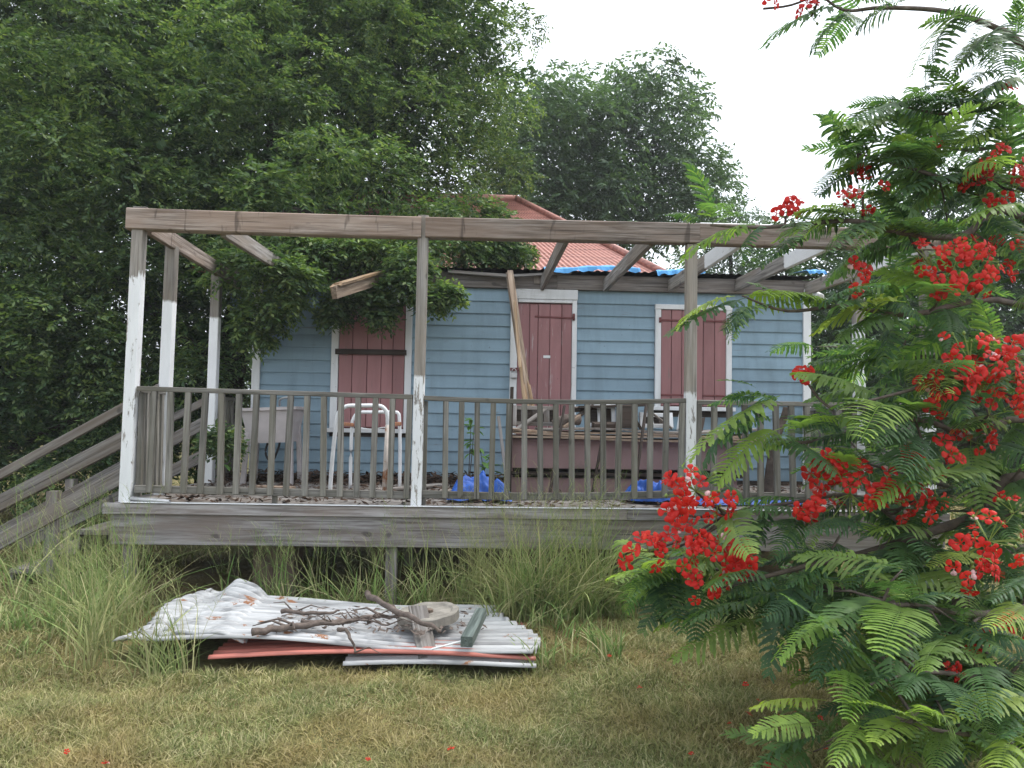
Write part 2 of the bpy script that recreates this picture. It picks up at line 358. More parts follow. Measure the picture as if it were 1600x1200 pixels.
# left window: shutter with bar
w1 = block('window_shutter', (-1.615, YW+.002, 1.36), (-.865, YW+.02, 2.79), m_hinge, house); w1['label'] = 'closed red plank shutter with a dark bar across'
planks(w1, -1.61, -.87, 1.37, 2.785, 5, YW-.012, m_pink)
frame_board('window_jamb', (-1.655, YW-.012, 1.36), (-1.655, YW-.012, 2.79), .08); frame_board('window_jamb', (-.83, YW-.012, 1.36), (-.83, YW-.012, 2.79), .075)
board('window_head', (-1.70, YW-.014, 2.83), (-.79, YW-.014, 2.83), .05, .08, m_white, house)
board('window_sill', (-1.74, YW-.025, 1.335), (-.77, YW-.025, 1.335), .075, .045, m_white, house)
board('cross_bar', at(524, 549, 8.69), at(635, 551, 8.69), .03, .06, m_dark, w1)
# door
dr = block('door', (.40, YW+.002, .80), (1.05, YW+.02, 2.83), m_hinge, house); dr['label'] = 'flaking red plank door with a padlock and a white plate'
planks(dr, .405, 1.03, .80, 2.815, 5, YW-.012, m_pinkd)
frame_board('door_jamb', (.365, YW-.015, .79), (.365, YW-.015, 2.865), .08); frame_board('door_jamb', (1.058, YW-.015, .79), (1.058, YW-.015, 2.865), .055)
board('door_head', (.325, YW-.02, 2.925), (1.09, YW-.02, 2.925), .055, .115, m_white, house)
board('door_head_trim', (.41, YW-.02, 2.846), (1.03, YW-.02, 2.846), .05, .034, m_white, house)
board('name_plate', (.705, YW-.027, 2.21), (.785, YW-.027, 2.21), .006, .032, m_lamp, dr)
for z in (2.67, 1.25):
    board('strap_hinge', (.60, YW-.028, z), (1.035, YW-.028, z-.01), .008, .022, m_hinge, dr); tube('hinge_knuckle', [(1.045, YW-.045, z-.04), (1.045, YW-.045, z+.04)], .015, m_hinge, dr)
# right window
w2 = block('window_shutter', (2.055, YW+.002, 1.67), (2.825, YW+.02, 2.785), m_hinge, house); w2['label'] = 'closed red plank shutter behind the grey porch post'
planks(w2, 2.06, 2.82, 1.675, 2.78, 6, YW-.012, m_pink)
frame_board('window_jamb', (2.026, YW-.012, 1.66), (2.026, YW-.012, 2.785), .066); frame_board('window_jamb', (2.851, YW-.012, 1.66), (2.851, YW-.012, 2.785), .066)
board('window_head', (1.99, YW-.014, 2.815), (2.886, YW-.014, 2.815), .05, .058, m_white, house)
board('window_sill', (1.95, YW-.025, 1.645), (2.92, YW-.025, 1.645), .08, .045, m_white, house)
for x, s in ((2.06, 1), (2.82, -1)):
    board('strap_hinge', (x, YW-.028, 2.66), (x+s*.27, YW-.028, 2.66), .008, .022, m_hinge, w2); tube('hinge_knuckle', [(x-s*.015, YW-.04, 2.63), (x-s*.015, YW-.04, 2.69)], .013, m_hinge, w2)
    board('strap_hinge', (x, YW-.028, 1.8), (x+s*.27, YW-.028, 1.8), .008, .022, m_hinge, w2)
# low front roof (only its edge shows) and the hipped main roof behind
def corrugated(name, P, mat, parent, wl=.09, amp=.007):
    """P = 4 corners a,b (eave) c,d (top); corrugations run from eave to top"""
    a, b, c, d = [Vector(p) for p in P]; L = (b-a).length; n = max(4, int(L/wl*6)); V = []; F = []; m = 4
    nn = (b-a).cross(d-a).normalized()
    for i in range(n+1):
        u = i/n; off = nn*(amp*math.sin(u*L/wl*2*math.pi))
        for j in range(m+1):
            v = j/m; V.append(a.lerp(b, u).lerp(d.lerp(c, u), v)+off)
    for i in range(n):
        for j in range(m): q = i*(m+1)+j; F.append((q, q+m+1, q+m+2, q+1))
    return link(name, mesh(name, V, F, True), mat, parent)
corrugated('low_roof', [(HL-.3, YW-.14, 3.19), (HR+.1, YW-.14, 3.19), (HR+.1, 10.95, 3.42), (HL-.3, 10.95, 3.42)], m_black, house)
board('roof_batten', at(700, 424, YW-.1), at(792, 431, YW-.1), .04, .035, m_wood, house); board('roof_batten', at(800, 431, YW-.11), at(893, 426, YW-.11), .04, .03, m_wood, house)
AP = at(806, 312, 12.6); ez = 3.38; fy = 10.35; hx = 2.75; AL = AP+Vector((-2.4, 0, 0)); by = 2*AP.y-fy
block('upper_wall', (AL.x-1.6, fy+.35, 2.9), (hx-.35, by-.35, 3.42), m_blue, house)
ERX, ELX = hx, AL.x-2.0
corrugated('roof_slope', [(ELX, fy, ez), (ERX, fy, ez), AP, AL], m_roofred, house)
corrugated('roof_slope', [(ERX, fy, ez), (ERX, by, ez), AP, AP], m_roofred, house); corrugated('roof_slope', [(ERX, by, ez), (ELX, by, ez), AL, AP], m_roofred, house)
corrugated('roof_slope', [(ELX, by, ez), (ELX, fy, ez), AL, AL], m_roofred, house)
for a, b in (((ERX, fy, ez), AP), ((ERX, by, ez), AP), ((ELX, fy, ez), AL), ((ELX, by, ez), AL), (AP, AL)):
    a, b = Vector(a), Vector(b); tube('ridge_cap', [a+Vector((0, 0, .02)), b+Vector((0, 0, .02))], .055, m_roofred, house, 10)
# ------------------------------------------------------------------ porch
porch = thing('porch', ((XL+XR)/2, (YF+YW)/2, 0), 'raised timber porch with weathered railings, white-footed posts and bare roof beams', 'porch')
nb = 16; dw = (YW-.03-(YF-.03))/nb
for i in range(nb):
    y = YF-.03+dw*(i+.5)
    board('deck_board', (XL-.1, y, DECK-.02+random.uniform(-.003, .003)), (XR+.1, y, DECK-.02), dw-.006, .038, m_wood, porch)
board('rim_board', (XL-.16, YF-.06, DECK-.048), (1.2, YF-.06, DECK-.048), .05, .085, m_fascia, porch); board('rim_board', (1.203, YF-.06, DECK-.050), (XR+.13, YF-.06, DECK-.050), .05, .085, m_fascia, porch)
board('fascia', (XL-.10, YF-.035, .575), (1.0, YF-.035, .572), .045, .245, m_fascia, porch, c=.006); board('fascia', (1.003, YF-.037, .571), (XR+.08, YF-.037, .575), .045, .245, m_wood, porch, c=.006)
for sx, xx in ((-1, XL-.11), (1, XR+.11)): board('side_fascia', (xx, YF-.01, .60), (xx, YW, .60), .045, .24, m_fascia, porch)
board('metal_flashing', (XL-.02, YF-.075, DECK+.004), (1.9, YF-.075, DECK+.002), .05, .006, m_lamp, porch, sag=.004, seg=10)
board('metal_flashing', (2.0, YF-.075, DECK+.001), (XR, YF-.075, DECK+.002), .05, .006, m_lamp, porch)
for x in np.linspace(XL+.4, XR-.4, 9): board('joist', (x, YF, .63), (x, YW, .63), .045, .2, m_dark, porch)
for x, y in ((XL+.02, YF+.02), (-.70, YF+.05), (1.62, YF+.05), (XR-.03, YF+.05), (-.7, 7.9), (1.62, 7.9)):
    board('support_post', (x, y, -.06), (x, y, .52), .09, .09, m_fascia, porch, up=(0, 1, 0))
pa = painted('white_painted_post_tall', WHITE, .72, .25, 1, .37); pb = painted('white_painted_post_half', WHITE, -.14, .05, 1, .40)
pc = painted('white_painted_post_full', WHITE, .60, .05, 1, .30); BT = 2.972
def post(x0, y0, x1, y1, mat, z1=BT, s=.092): return board('post', (x0, y0, DECK), (x1, y1, z1), s, s, mat, porch, up=(0, 1, 0), c=.006)
post(XL-.015, YF, XL+.005, YF, pa); post(-.507, YF, -.497, YF, pb, 3.155, .086); post(1.735, YF, 1.735, YF, pb, BT, .088); post(XR, YF, XR, YF, pb)
post(XL+.01, 6.9, XL+.03, 6.9, pc, 2.98); post(XL+.01, 8.1, XL+.02, 8.1, pc, 3.0); post(XR, 7.45, XR-.02, 7.45, pc, 3.0)
# front beam, rafters
board('front_beam', (XL-.08, YF-.01, 3.06), (-.512, YF-.01, 3.052), .11, .172, m_beam, porch, c=.008, sag=.004, seg=8)
board('front_beam', (-.478, YF-.012, 3.052), (1.79, YF-.012, 3.062), .11, .168, m_beam, porch, c=.008)
board('front_beam', (1.793, YF-.005, 3.06), (XR+.12, YF-.005, 3.06), .11, .172, m_beam, porch, c=.008)
board('beam_cap', (XL-.03, YF-.01, 3.15), (XL+.08, YF-.01, 3.15), .09, .015, m_wood, porch); board('joint_strip', (1.80, YF-.03, 3.15), (2.4, YF-.03, 3.15), .03, .012, m_lamp, porch)
m_rafw = painted('white_streaked_rafter', WHITE, -.25, .08, 1, .34)
for i, (x, zf, zw, mt) in enumerate(((-2.15, 3.02, 3.09, m_wood), (.68, 3.04, 3.04, m_wood), (1.40, 3.04, 3.04, m_wood), (2.15, 3.04, 3.05, m_rafw), (2.93, 3.05, 3.08, m_rafw), (XR, 3.04, 3.05, m_rafw))):
    board('rafter', (x+.01, YF+.05, zf), (x, YW-.05, zw), .045, .14, mt, porch)
board('side_beam', (XL+.05, YF+.06, 3.03), (XL+.05, 8.75, 2.98), .05, .14, m_beam, porch)
sb1 = at(519, 458, 7.25); sb0 = sb1+(at(590, 436, 8.2)-sb1)*(1.47/.95)
board('broken_rafter', sb0, sb1, .05, .125, m_split, porch, jag=.05, seg=4)
board('splinter_layer', at(590, 430, 8.2)+Vector((.02, 0, .03)), at(522, 450, 7.28)+Vector((.02, 0, .03)), .07, .03, m_raw, porch, jag=.08, seg=4)
# railings: the top rail carries its bottom rail and balusters
def railing(p0, p1, n, zt0, zt1, zbo0, zbo1, sag=0.0, off=(0, 0), tilt=.012, mat=m_rail, xs_=None):
    p0, p1 = Vector((*p0, 0)), Vector((*p1, 0)); d = (p1-p0).normalized(); nrmv = Vector((d.y, -d.x, 0))
    tr_ = board('railing', p0+Vector((0, 0, zt0)), p1+Vector((0, 0, zt1)), .085, .038, mat, porch, sag=sag, seg=8)
    board('bottom_rail', p0+Vector((0, 0, zbo0)), p1+Vector((0, 0, zbo1)), .04, .06, mat, tr_, sag=sag, seg=8)
    for i in range(n):
        t = (i+.5)/n if xs_ is None else (xs_[i]-p0.x)/(p1.x-p0.x); s = 4*sag*t*(1-t); b = p0.lerp(p1, t)+nrmv*.033*0
        zt = zt0+(zt1-zt0)*t-s-.019; zz = zbo0+(zbo1-zbo0)*t-s-.02
        j = random.uniform(-tilt, tilt)
        board('baluster', b+d*j+nrmv*.034+Vector((0, 0, zz)), b-d*j*.3+nrmv*.022+Vector((0, 0, zt)), .04, .045, mat, tr_, up=d, c=.003)
bx = lambda px, n: [at(px[0]+(px[1]-px[0])*i/(n-1), 690, YF).x for i in range(n)]
railing((XL+.05, YF), (-.555, YF), 16, 1.69, 1.662, .887, .865, xs_=bx((240, 639), 16))
railing((-.46, YF), (1.688, YF), 16, 1.655, 1.672, .875, .905, .022, xs_=bx((696, 1064), 16))
railing((1.785, YF), (XR-.05, YF), 15, 1.66, 1.66, .90, .88, .0, xs_=bx((1090, 1428), 15))
railing((XL, YF+.06), (XL, 6.85), 5, 1.68, 1.675, .885, .88); railing((XL+.02, 8.15), (XL+.02, YW-.05), 5, 1.66, 1.66, .88, .88)
railing((XR, YF+.06), (XR, 7.4), 9, 1.66, 1.66, .88, .88); railing((XR, 7.5), (XR, YW-.05), 10, 1.66, 1.66, .88, .88)
for x, z1 in ((at(428, 780, YF).x, .86), (-2.735, 1.66), (at(663, 700, YF).x, 1.63)):
    board('rail_stud', (x, YF+.03, DECK), (x, YF+.03, z1), .04, .04, m_rail, porch, up=(0, 1, 0), c=.003)
# ------------------------------------------------------------------ stairs on the left side
st = thing('staircase', (XL-1.2, 7.5, 0), 'grey timber steps with sloping handrails climbing to the porch end', 'stairs')
SL = .545
def srail(px, py, px2, py2, Y, w, h, nm):
    a, b = at(px, py, Y), at(px2, py2, Y); d = (a-b).normalized(); a = b+d*min(3.0, (b.z-.12)/max(-d.z, .01)) if nm != 'handrail' else b+d*2.6
    board(nm, a, b, w, h, m_wood, st)
srail(0, 742, 250, 606, 6.86, .05, .075, 'handrail'); srail(0, 786, 250, 657, 6.86, .05, .13, 'mid_rail'); srail(0, 846, 250, 712, 6.86, .05, .13, 'stringer')
srail(200, 690, 330, 622, 8.1, .05, .075, 'handrail'); srail(200, 725, 330, 655, 8.1, .05, .12, 'mid_rail'); srail(200, 770, 330, 706, 8.1, .05, .12, 'stringer')
for i in range(4):
    z = DECK-.17*(i+1); x = XL-.14-.28*(i+.5)
    board('tread', (x, 6.9, z), (x, 8.08, z), .28, .04, m_wood, st); board('riser', (x-.13, 6.92, z-.085), (x-.13, 8.06, z-.085), .02, .12, m_wood, st)
for x, y in ((at(82, 800, 6.9).x, 6.91), (-4.2, 8.14)): board('newel_post', (x, y, -.05), (x, y, .80), .09, .09, m_wood, st, up=(0, 1, 0))
# ------------------------------------------------------------------ things on the porch
fr0 = thing('fallen_rafter', at(829, 655, 7.95), 'long splintered rafter hanging from the eave across the red door', 'timber')
for i, (a, b, c_, d_, w_) in enumerate(((826, 600, 838, 662, .022), (818, 600, 828, 655, .02), (812, 560, 820, 640, .018), (804, 470, 812, 570, .015))):
    board('splinter', at(a, b, 8.02+.12*(i == 3)-.03*i), at(c_, d_, 7.86), w_, .03, m_raw, fr0, up=(1, .3, 0), seg=3, jag=.04)
o = board('split_beam', at(797, 432, 8.62), at(826, 640, 7.98), .06, .075, m_split, fr0, up=(1, .3, 0), seg=6, jag=.09)
# laundry tub
def T(x, y, Y): return at(x, y, Y)
tb = thing('laundry_tub', (T(430, 755, 8.1).x, 8.1, DECK), 'grey plastic laundry tub on legs with a bent tap by the railing', 'sink')
c0 = T(428, 664, 8.1); bw, bd, bh = .56, .5, .36; V = []; F = []
def ring(w, d, z, sk=0): return [(-w/2+sk, -d/2, z), (w/2+sk, -d/2, z), (w/2+sk, d/2, z), (-w/2+sk, d/2, z)]
for rg in (ring(.40, .38, -.18), ring(.53, .47, .15), ring(.58, .52, .15), ring(.58, .52, .18), ring(.50, .44, .18), ring(.37, .34, -.15)): V += rg
for i in range(5):
    for j in range(4): F.append((i*4+j, i*4+(j+1) % 4, i*4+4+(j+1) % 4, i*4+4+j))
F += [(3, 2, 1, 0), (20, 21, 22, 23)]
link('basin', mesh('basin', V, F), m_tub, tb, Matrix.Translation(c0) @ Matrix.Rotation(R(-3), 4, 'Y'))
for sx in (-1, 1):
    for sy in (-1, 1): board('leg', (c0.x+sx*.24, 8.1+sy*.2, DECK), (c0.x+sx*.21, 8.1+sy*.17, c0.z+.05), .045, .06, m_tub, tb, up=(0, 1, 0))
tube('tap', smoothpts([T(437, 634, 8.25), T(437, 626, 8.2), T(442, 622, 8.15), T(452, 621, 8.1), T(455, 625, 8.1)]), .011, m_steel, tb)
tube('drain_hose', smoothpts([T(420, 688, 8.1), T(415, 704, 8.1), T(418, 716, 8.1), T(426, 720, 8.1), T(435, 700, 8.1), T(437, 690, 8.1)]), .012, m_blackp, tb)
# white tubular frame
fr = thing('tubular_frame', (T(570, 778, 7.1).x, 7.1, DECK), 'rusting white tubular metal frame under the barred red shutter', 'metal frame')
Y1, Y2 = 6.72, 7.6
def floorpt(x, Y): v = at(x, 740, Y); return Vector((v.x, Y, DECK+.004))
tube('leg_hoop', smoothpts([floorpt(516, Y1), T(519, 720, Y1), T(525, 664, Y1), T(529, 645, Y1), T(541, 635, Y1), T(560, 634, Y1), T(590, 634, Y1), T(600, 638, Y1), T(605, 648, Y1), T(606, 668, Y1)]), .018, m_tube, fr)
tube('rusty_leg', [T(606, 664, Y1), T(603, 720, Y1), floorpt(601, Y1)], .022, m_rusttube, fr)
tube('rear_hoop', smoothpts([floorpt(548, Y2), T(548, 715, Y2), T(550, 665, Y2), T(552, 655, Y2), T(560, 645, Y2), T(580, 644, Y2), T(615, 644, Y2), T(622, 646, Y2), T(624, 655, Y2), T(625, 700, Y2), floorpt(625, Y2)]), .017, m_tube, fr)
board('rusty_rail', T(526, 662, Y1), T(551, 664, Y2), .03, .035, m_rust, fr); board('rusty_rail', T(605, 664, Y1), T(625, 662, Y2), .03, .035, m_rust, fr)
tube('floor_bar', [floorpt(516, Y1)+Vector((0, 0, .03)), floorpt(602, Y1)+Vector((0, 0, .03))], .009, m_tube, fr)
tube('seat_wire', smoothpts([T(560, 668, 7.5), T(580, 671, 7.4), T(600, 668, 7.2), T(612, 671, 7.0)]), .006, m_tube, fr)
for x in (516, 602): block('foot', floorpt(x, Y1)+Vector((-.022, -.022, 0)), floorpt(x, Y1)+Vector((.022, .022, .05)), m_tube, fr)
# long faded counter
cx0, cx1 = T(798, 700, 7.3).x, T(1192, 700, 7.3).x
ct = thing('bar_counter', ((cx0+cx1)/2, 7.55, DECK), 'long faded pink counter with a delaminating plywood top on the porch', 'counter')
block('upper_panel', (cx0, 7.30, 1.03), (cx1-.25, 7.325, 1.31), m_counter, ct); block('lower_panel', (cx0, 7.30, DECK), (cx1-.25, 7.325, .945), m_counter, ct)
board('ledge', (cx0, 7.30, .985), (cx1-.2, 7.30, .98), .09, .03, m_dark, ct)
block('end_panel', (cx0, 7.327, DECK), (cx0+.025, 7.85, 1.31), m_counter, ct); block('end_panel', (cx1-.275, 7.327, DECK), (cx1-.25, 7.85, 1.31), m_counter, ct)
block('back_panel', (cx0+.026, 7.83, DECK), (cx1-.276, 7.85, 1.305), m_dark, ct)
for i in range(4):
    dx = [0, .06, .02, .3][i]; V = []; F = []; n = 22; y0 = 7.20+.02*i; y1 = 7.92
    for q in range(n+1):
        t = q/n; x = cx0-.03+dx+t*(cx1-cx0+.02-dx*.7); z = 1.318+.03*i+(.006+.004*i)*math.sin(t*9+i*1.7)-.02*t+(.016*math.sin(t*5+i) if i > 1 else 0)
        yy = y0+random.uniform(-.02, .03)*(i+.5)*.5
        V += [(x, yy, z), (x, y1, z), (x, y1, z+.018), (x, yy, z+.018)]
    for q in range(n):
        for j in range(4): F.append((q*4+j, q*4+(j+1) % 4, q*4+4+(j+1) % 4, q*4+4+j))
    F += [(0, 1, 2, 3), (n*4+3, n*4+2, n*4+1, n*4)]
    link('plywood_layer', mesh('plywood_layer', V, F), m_ply if i < 3 else m_wood, ct)
# junk standing on the counter
def lean(nm, a, b, w, h, mat, lab, cat, grp=None, up=(0, 1, .2), **kw): return tag(board(nm, a, b, w, h, mat, None, up=up, **kw), lab, cat, grp)
CT = 1.43
def oldframe(x0, x1, Y, hgt, label, mat, slats, tilt=0.0):
    a, b = T(x0, 660, Y).x, T(x1, 660, Y).x
    t = thing('old_window_frame', ((a+b)/2, Y, CT), label, 'window frame')
    board('stile', (a+.02, Y, CT), (a+.02+tilt, Y+.05, CT+hgt), .04, .04, mat, t, up=(0, 1, 0)); board('stile', (b-.02, Y, CT), (b-.02+tilt, Y+.05, CT+hgt), .04, .04, mat, t, up=(0, 1, 0))
    board('rail', (a+.042, Y, CT+.02), (b-.042, Y, CT+.02), .035, .04, mat, t); board('rail', (a+.042+tilt, Y+.05, CT+hgt-.02), (b-.042+tilt, Y+.05, CT+hgt-.02), .035, .04, mat, t)
    for i in range(slats):
        x = a+(b-a)*(i+1)/(slats+1); board('slat', (x, Y+.003, CT+.04), (x+tilt, Y+.045, CT+hgt-.04), .012, .06, m_dark if i % 2 else mat, t, up=(1, 0, 0))
    block('back_board', (a+.03, Y+.062, CT), (b-.03, Y+.075, CT+hgt*.9), m_dark, t)
oldframe(801, 872, 7.72, .20, 'weathered grey window frame on the counter in front of the door', m_wood, 3)
oldframe(915, 962, 7.76, .23, 'peeling white window sash standing on the counter near its middle', m_white, 1)
oldframe(1000, 1052, 7.74, .15, 'small white-flaked sash on the counter close to the porch post', m_white, 2)
lean('dark_board', T(880, 668, 7.6), T(925, 634, 7.8), .03, .07, m_dark, 'dark board propped at a slant on the counter', 'board')
lean('flat_board', T(905, 636, 7.74), T(1012, 633, 7.76), .12, .025, m_dark, 'dark board lying across the tops of the old sashes', 'board', up=(0, 0, 1))
o = block('charred_box', (T(968, 660, 7.6).x, 7.55, CT-.01), (T(993, 660, 7.6).x, 7.8, CT+.22), m_dark); tag(o, 'dark upright wooden box between two white sashes on the counter', 'box')
for i, (x0, y0, x1, y1, Ya, w_, h_, mt, lab) in enumerate(((806, 672, 852, 640, 7.62, .02, .09, m_wood, 'grey board tipped against the old frame before the door'), (872, 668, 868, 632, 7.7, .03, .08, m_dark, 'short dark board upright beside the slanting board'), (928, 668, 968, 668, 7.55, .10, .07, m_dark, 'dark block lying before the tall white sash'), (895, 640, 960, 636, 7.8, .05, .05, m_dark, 'dark batten across the back of the junk heap'), (1012, 640, 1048, 668, 7.64, .02, .06, m_wood, 'grey slat slipping across the small flaked sash'), (985, 642, 1000, 668, 7.66, .03, .10, m_dark, 'dark panel jammed beside the upright wooden box'), (1062, 668, 1066, 640, 7.66, .02, .12, m_white, 'white scrap board upright behind the porch post'), (1093, 680, 1098, 655, 7.6, .03, .05, m_dark, 'dark peg standing on the counter past the post'), (880, 668, 905, 650, 7.45, .03, .05, m_ply, 'pale broken lath on the counter edge'))):
    lean('scrap_board', T(x0, y0, Ya), T(x1, y1, Ya+.06), w_, h_, mt, lab, 'board', up=(0, 1, .3), jag=.02)
tg = tube('rotten_log', smoothpts([T(865, 664, 7.5), T(885, 655, 7.5), T(905, 657, 7.55)]), .05, m_stick); tag(tg, 'short rotten log lying on the counter under the slanting board', 'log')
lean('upright_board', (T(797, 700, 7.2).x, 7.2, DECK), T(800, 605, 7.24), .03, .09, m_dark, 'tall dark board standing against the end of the pink counter', 'board')
lean('leaning_plank', (T(795, 745, 7.1).x, 7.1, DECK), T(779, 651, 7.2), .03, .085, m_wood, 'short grey plank tipped beside the counter end', 'plank')
for i, (a, b, c_, d_) in enumerate(((858, 772, 882, 634), (924, 772, 946, 660), (990, 772, 1010, 632))):
    lean('rusty_bar', Vector((T(a, 770, 6.95).x, 6.95, DECK)), T(c_, d_, 7.18), .022, .04, m_dark, ('thin dark bar leaning against the counter below the rotten log', 'thin dark bar leaning on the counter below the tall white sash', 'thin dark bar leaning on the counter below the dark upright box')[i], 'bar', 'bars leaning on the counter')
o = tube('bark_log', smoothpts([(T(1200, 760, 7.05).x, 7.05, DECK), T(1207, 715, 7.1), T(1214, 680, 7.15), T(1224, 655, 7.2), T(1228, 636, 7.2)]), .055, m_bark, None, 9, [1.2, 1.1, 1, .95, .9, .95, .8, .85, .8, .7, .7, .6, .65, .6, .55, .5, .5]); tag(o, 'dark stick with peeling bark leaning past the counter end', 'log')
tag(tube('wall_cable', smoothpts([T(1119, 640, 8.7), T(1120, 655, 8.7), T(1119, 668, 8.7), T(1122, 675, 8.7)]), .012, m_blackp), 'short black cable hanging under the right window sill', 'cable')
# tarps
def crumple(nm, c, sx, sy, h, seed, mat, label, n=44):
    r = np.random.default_rng(seed); u = np.linspace(-1, 1, n); X, Y = np.meshgrid(u, u); Z = np.zeros_like(X)
    for _ in range(22):
        a = r.uniform(0, 6.28); f = r.uniform(1.5, 13); Z += np.abs(np.sin((X*np.cos(a)+Y*np.sin(a))*f+r.uniform(0, 6)))/f
    Z = (Z-Z.min())/(Z.max()-Z.min()); e = np.clip(1.15-np.maximum(abs(X), abs(Y))**2, .05, 1); Z = (Z*.8+.3)*e*h
    wob = 1+.18*np.sin(3*np.arctan2(Y, X)+seed)
    V = np.stack([X*sx*wob, Y*sy*wob, Z], -1).reshape(-1, 3); ii = np.arange(n*n).reshape(n, n)
    Q = np.stack([ii[:-1, :-1], ii[:-1, 1:], ii[1:, 1:], ii[1:, :-1]], -1).reshape(-1, 4)
    return tag(link(nm, npmesh(nm, V, Q, mat, False), mat, None, Matrix.Translation(c)), label, 'tarp', 'crumpled blue tarps on the deck')
crumple('blue_tarp', (T(750, 770, 6.75).x, 6.75, DECK+.002), .24, .26, .26, 3, m_tarp, 'crumpled blue tarp heaped on the deck between post and counter')
crumple('blue_tarp', (T(1010, 770, 6.72).x, 6.72, DECK+.002), .19, .2, .27, 5, m_tarp, 'blue tarp bunched in a peak in front of the pink counter')
crumple('blue_tarp', (T(1165, 780, 6.65).x, 6.68, DECK+.002), .46, .17, .10, 8, m_tarp, 'flat strip of blue tarp under the railing behind red flowers')
def eavetarp(pxs, Y, drop, label, seed):
    V = []; F = []; r = random.Random(seed); n = len(pxs)*6
    P = smoothpts([at(x, y, Y) for x, y in pxs], 6)
    for i, p in enumerate(P):
        d = drop*(.6+.5*r.random()); w = .012*math.sin(i*1.3)
        V += [(p.x, p.y+.5, p.z+.07), (p.x, p.y+.03, p.z+.02+w*.4), (p.x, p.y-.01+w, p.z), (p.x+.01, p.y-.02+w, p.z-d)]
    for i in range(len(P)-1):
        for j in range(3): F.append((i*4+j, i*4+j+1, i*4+5+j, i*4+4+j))
    tag(link('eave_tarp', mesh('eave_tarp', V, F), m_tarp2), label, 'tarp')
eavetarp([(850, 419), (880, 420), (925, 417), (965, 417), (1000, 420)], YW-.17, .055, 'faded blue tarp edge over the eave above the door', 1)
eavetarp([(1026, 424), (1050, 423), (1066, 422), (1100, 422)], YW-.17, .05, 'faded blue tarp strip over the eave behind the grey post', 2)
eavetarp([(1262, 424), (1275, 423), (1290, 424)], YW-.17, .04, 'scrap of blue tarp at the right end of the eave', 3)
# lamp, padlock, pipe
lp = thing('floodlight', at(1262, 452, 8.68), 'small white floodlight under the eave at the right house corner', 'lamp')
tube('bracket', smoothpts([at(1262, 456, 8.72), at(1268, 453, 8.62), at(1273, 459, 8.55)]), .014, m_lamp, lp)
a, b = at(1272, 456, 8.56), at(1284, 470, 8.42); d = (b-a).normalized()
me = sweep_mesh('lamp_head', [(0, 0, 0), tuple(d*.03), tuple(d*.09), tuple(d*.13), tuple(d*.135)], circ(.055, 14), (0, 0, 1), [.5, .6, .85, 1.05, .8], True)
link('lamp_head', me, m_lamp, lp, Matrix.Translation(a)); link('mount_plate', sweep_mesh('mount_plate', [(0, 0, 0), (0, -.03, 0)], circ(.05, 12)), m_lamp, lp, Matrix.Translation(at(1262, 455, YW-.03)))
pk = thing('padlock', at(803, 588, 8.69), 'steel padlock and hasp on the red door', 'padlock')
block('lock_body', at(803, 584, 8.69)+Vector((-.035, -.02, -.05)), at(803, 584, 8.69)+Vector((.035, .015, .01)), m_steel, pk)
a = at(803, 584, 8.69); tube('shackle', smoothpts([a+Vector((-.022, 0, .01)), a+Vector((-.02, 0, .045)), a+Vector((0, 0, .06)), a+Vector((.02, 0, .045)), a+Vector((.022, 0, .01))]), .007, m_steel, pk)
board('hasp', at(797, 577, 8.69), at(815, 577, 8.69), .01, .035, m_hinge, pk)
tag(tube('grey_pipe', [Vector((XL+.02, YF-.03, DECK+.03)), at(265, 784, YF-.085)+Vector((0, 0, .0))], .018, m_steel), 'short grey pipe lying on the deck edge at the corner post', 'pipe')
# loose planks and leaf litter on the deck
for i, (a, b, yy, y2, lab, mt) in enumerate(((395, 455, 7.6, 7.3, 'pale loose plank on the deck below the laundry tub', m_ply), (590, 690, 7.35, 7.9, 'grey loose plank on the deck behind the tubular frame', m_wood), (667, 700, 6.9, 7.3, 'short grey plank on the deck right of the white-footed post', m_wood))):
    lean('loose_plank', Vector((at(a, 760, yy).x, yy, DECK+.015)), Vector((at(b, 760, y2).x, y2, DECK+.03)), .11, .022, mt, lab, 'plank', up=(0, 0, 1))
def chips(n, x0, x1, y0, y1, z0, hmax, s0, s1, seed, bias=None):
    r = np.random.default_rng(seed); P = np.stack([r.uniform(x0, x1, n), y0+(y1-y0)*(r.random(n)**(bias or 1)), np.zeros(n)], -1)
    P[:, 2] = z0+hmax*r.random(n)**2; a = r.uniform(0, 6.28, n); s = r.uniform(s0, s1, n); asp = r.uniform(.12, .6, n)
    u = np.stack([np.cos(a), np.sin(a), r.normal(0, .25, n)], -1)*s[:, None]; w = np.stack([-np.sin(a), np.cos(a), r.normal(0, .3, n)], -1)*(s*asp)[:, None]
    return np.stack([P-u, P+w, P+u, P-w], 1).reshape(-1, 3), np.arange(4*n).reshape(n, 4)
V1, Q1 = chips(5200, XL+.05, XR-.1, YF, YW-.05, DECK+.003, .04, .01, .05, 4); V2, Q2 = chips(3800, XL+.1, 2.0, 8.2, YW-.05, DECK+.003, .11, .015, .06, 5)
tag(link('leaf_litter', npmesh('leaf_litter', np.vstack([V1, V2]), np.vstack([Q1, Q2+len(V1)]), m_litter)), 'brown leaf litter strewn over the porch deck', 'leaf litter', kind='stuff')
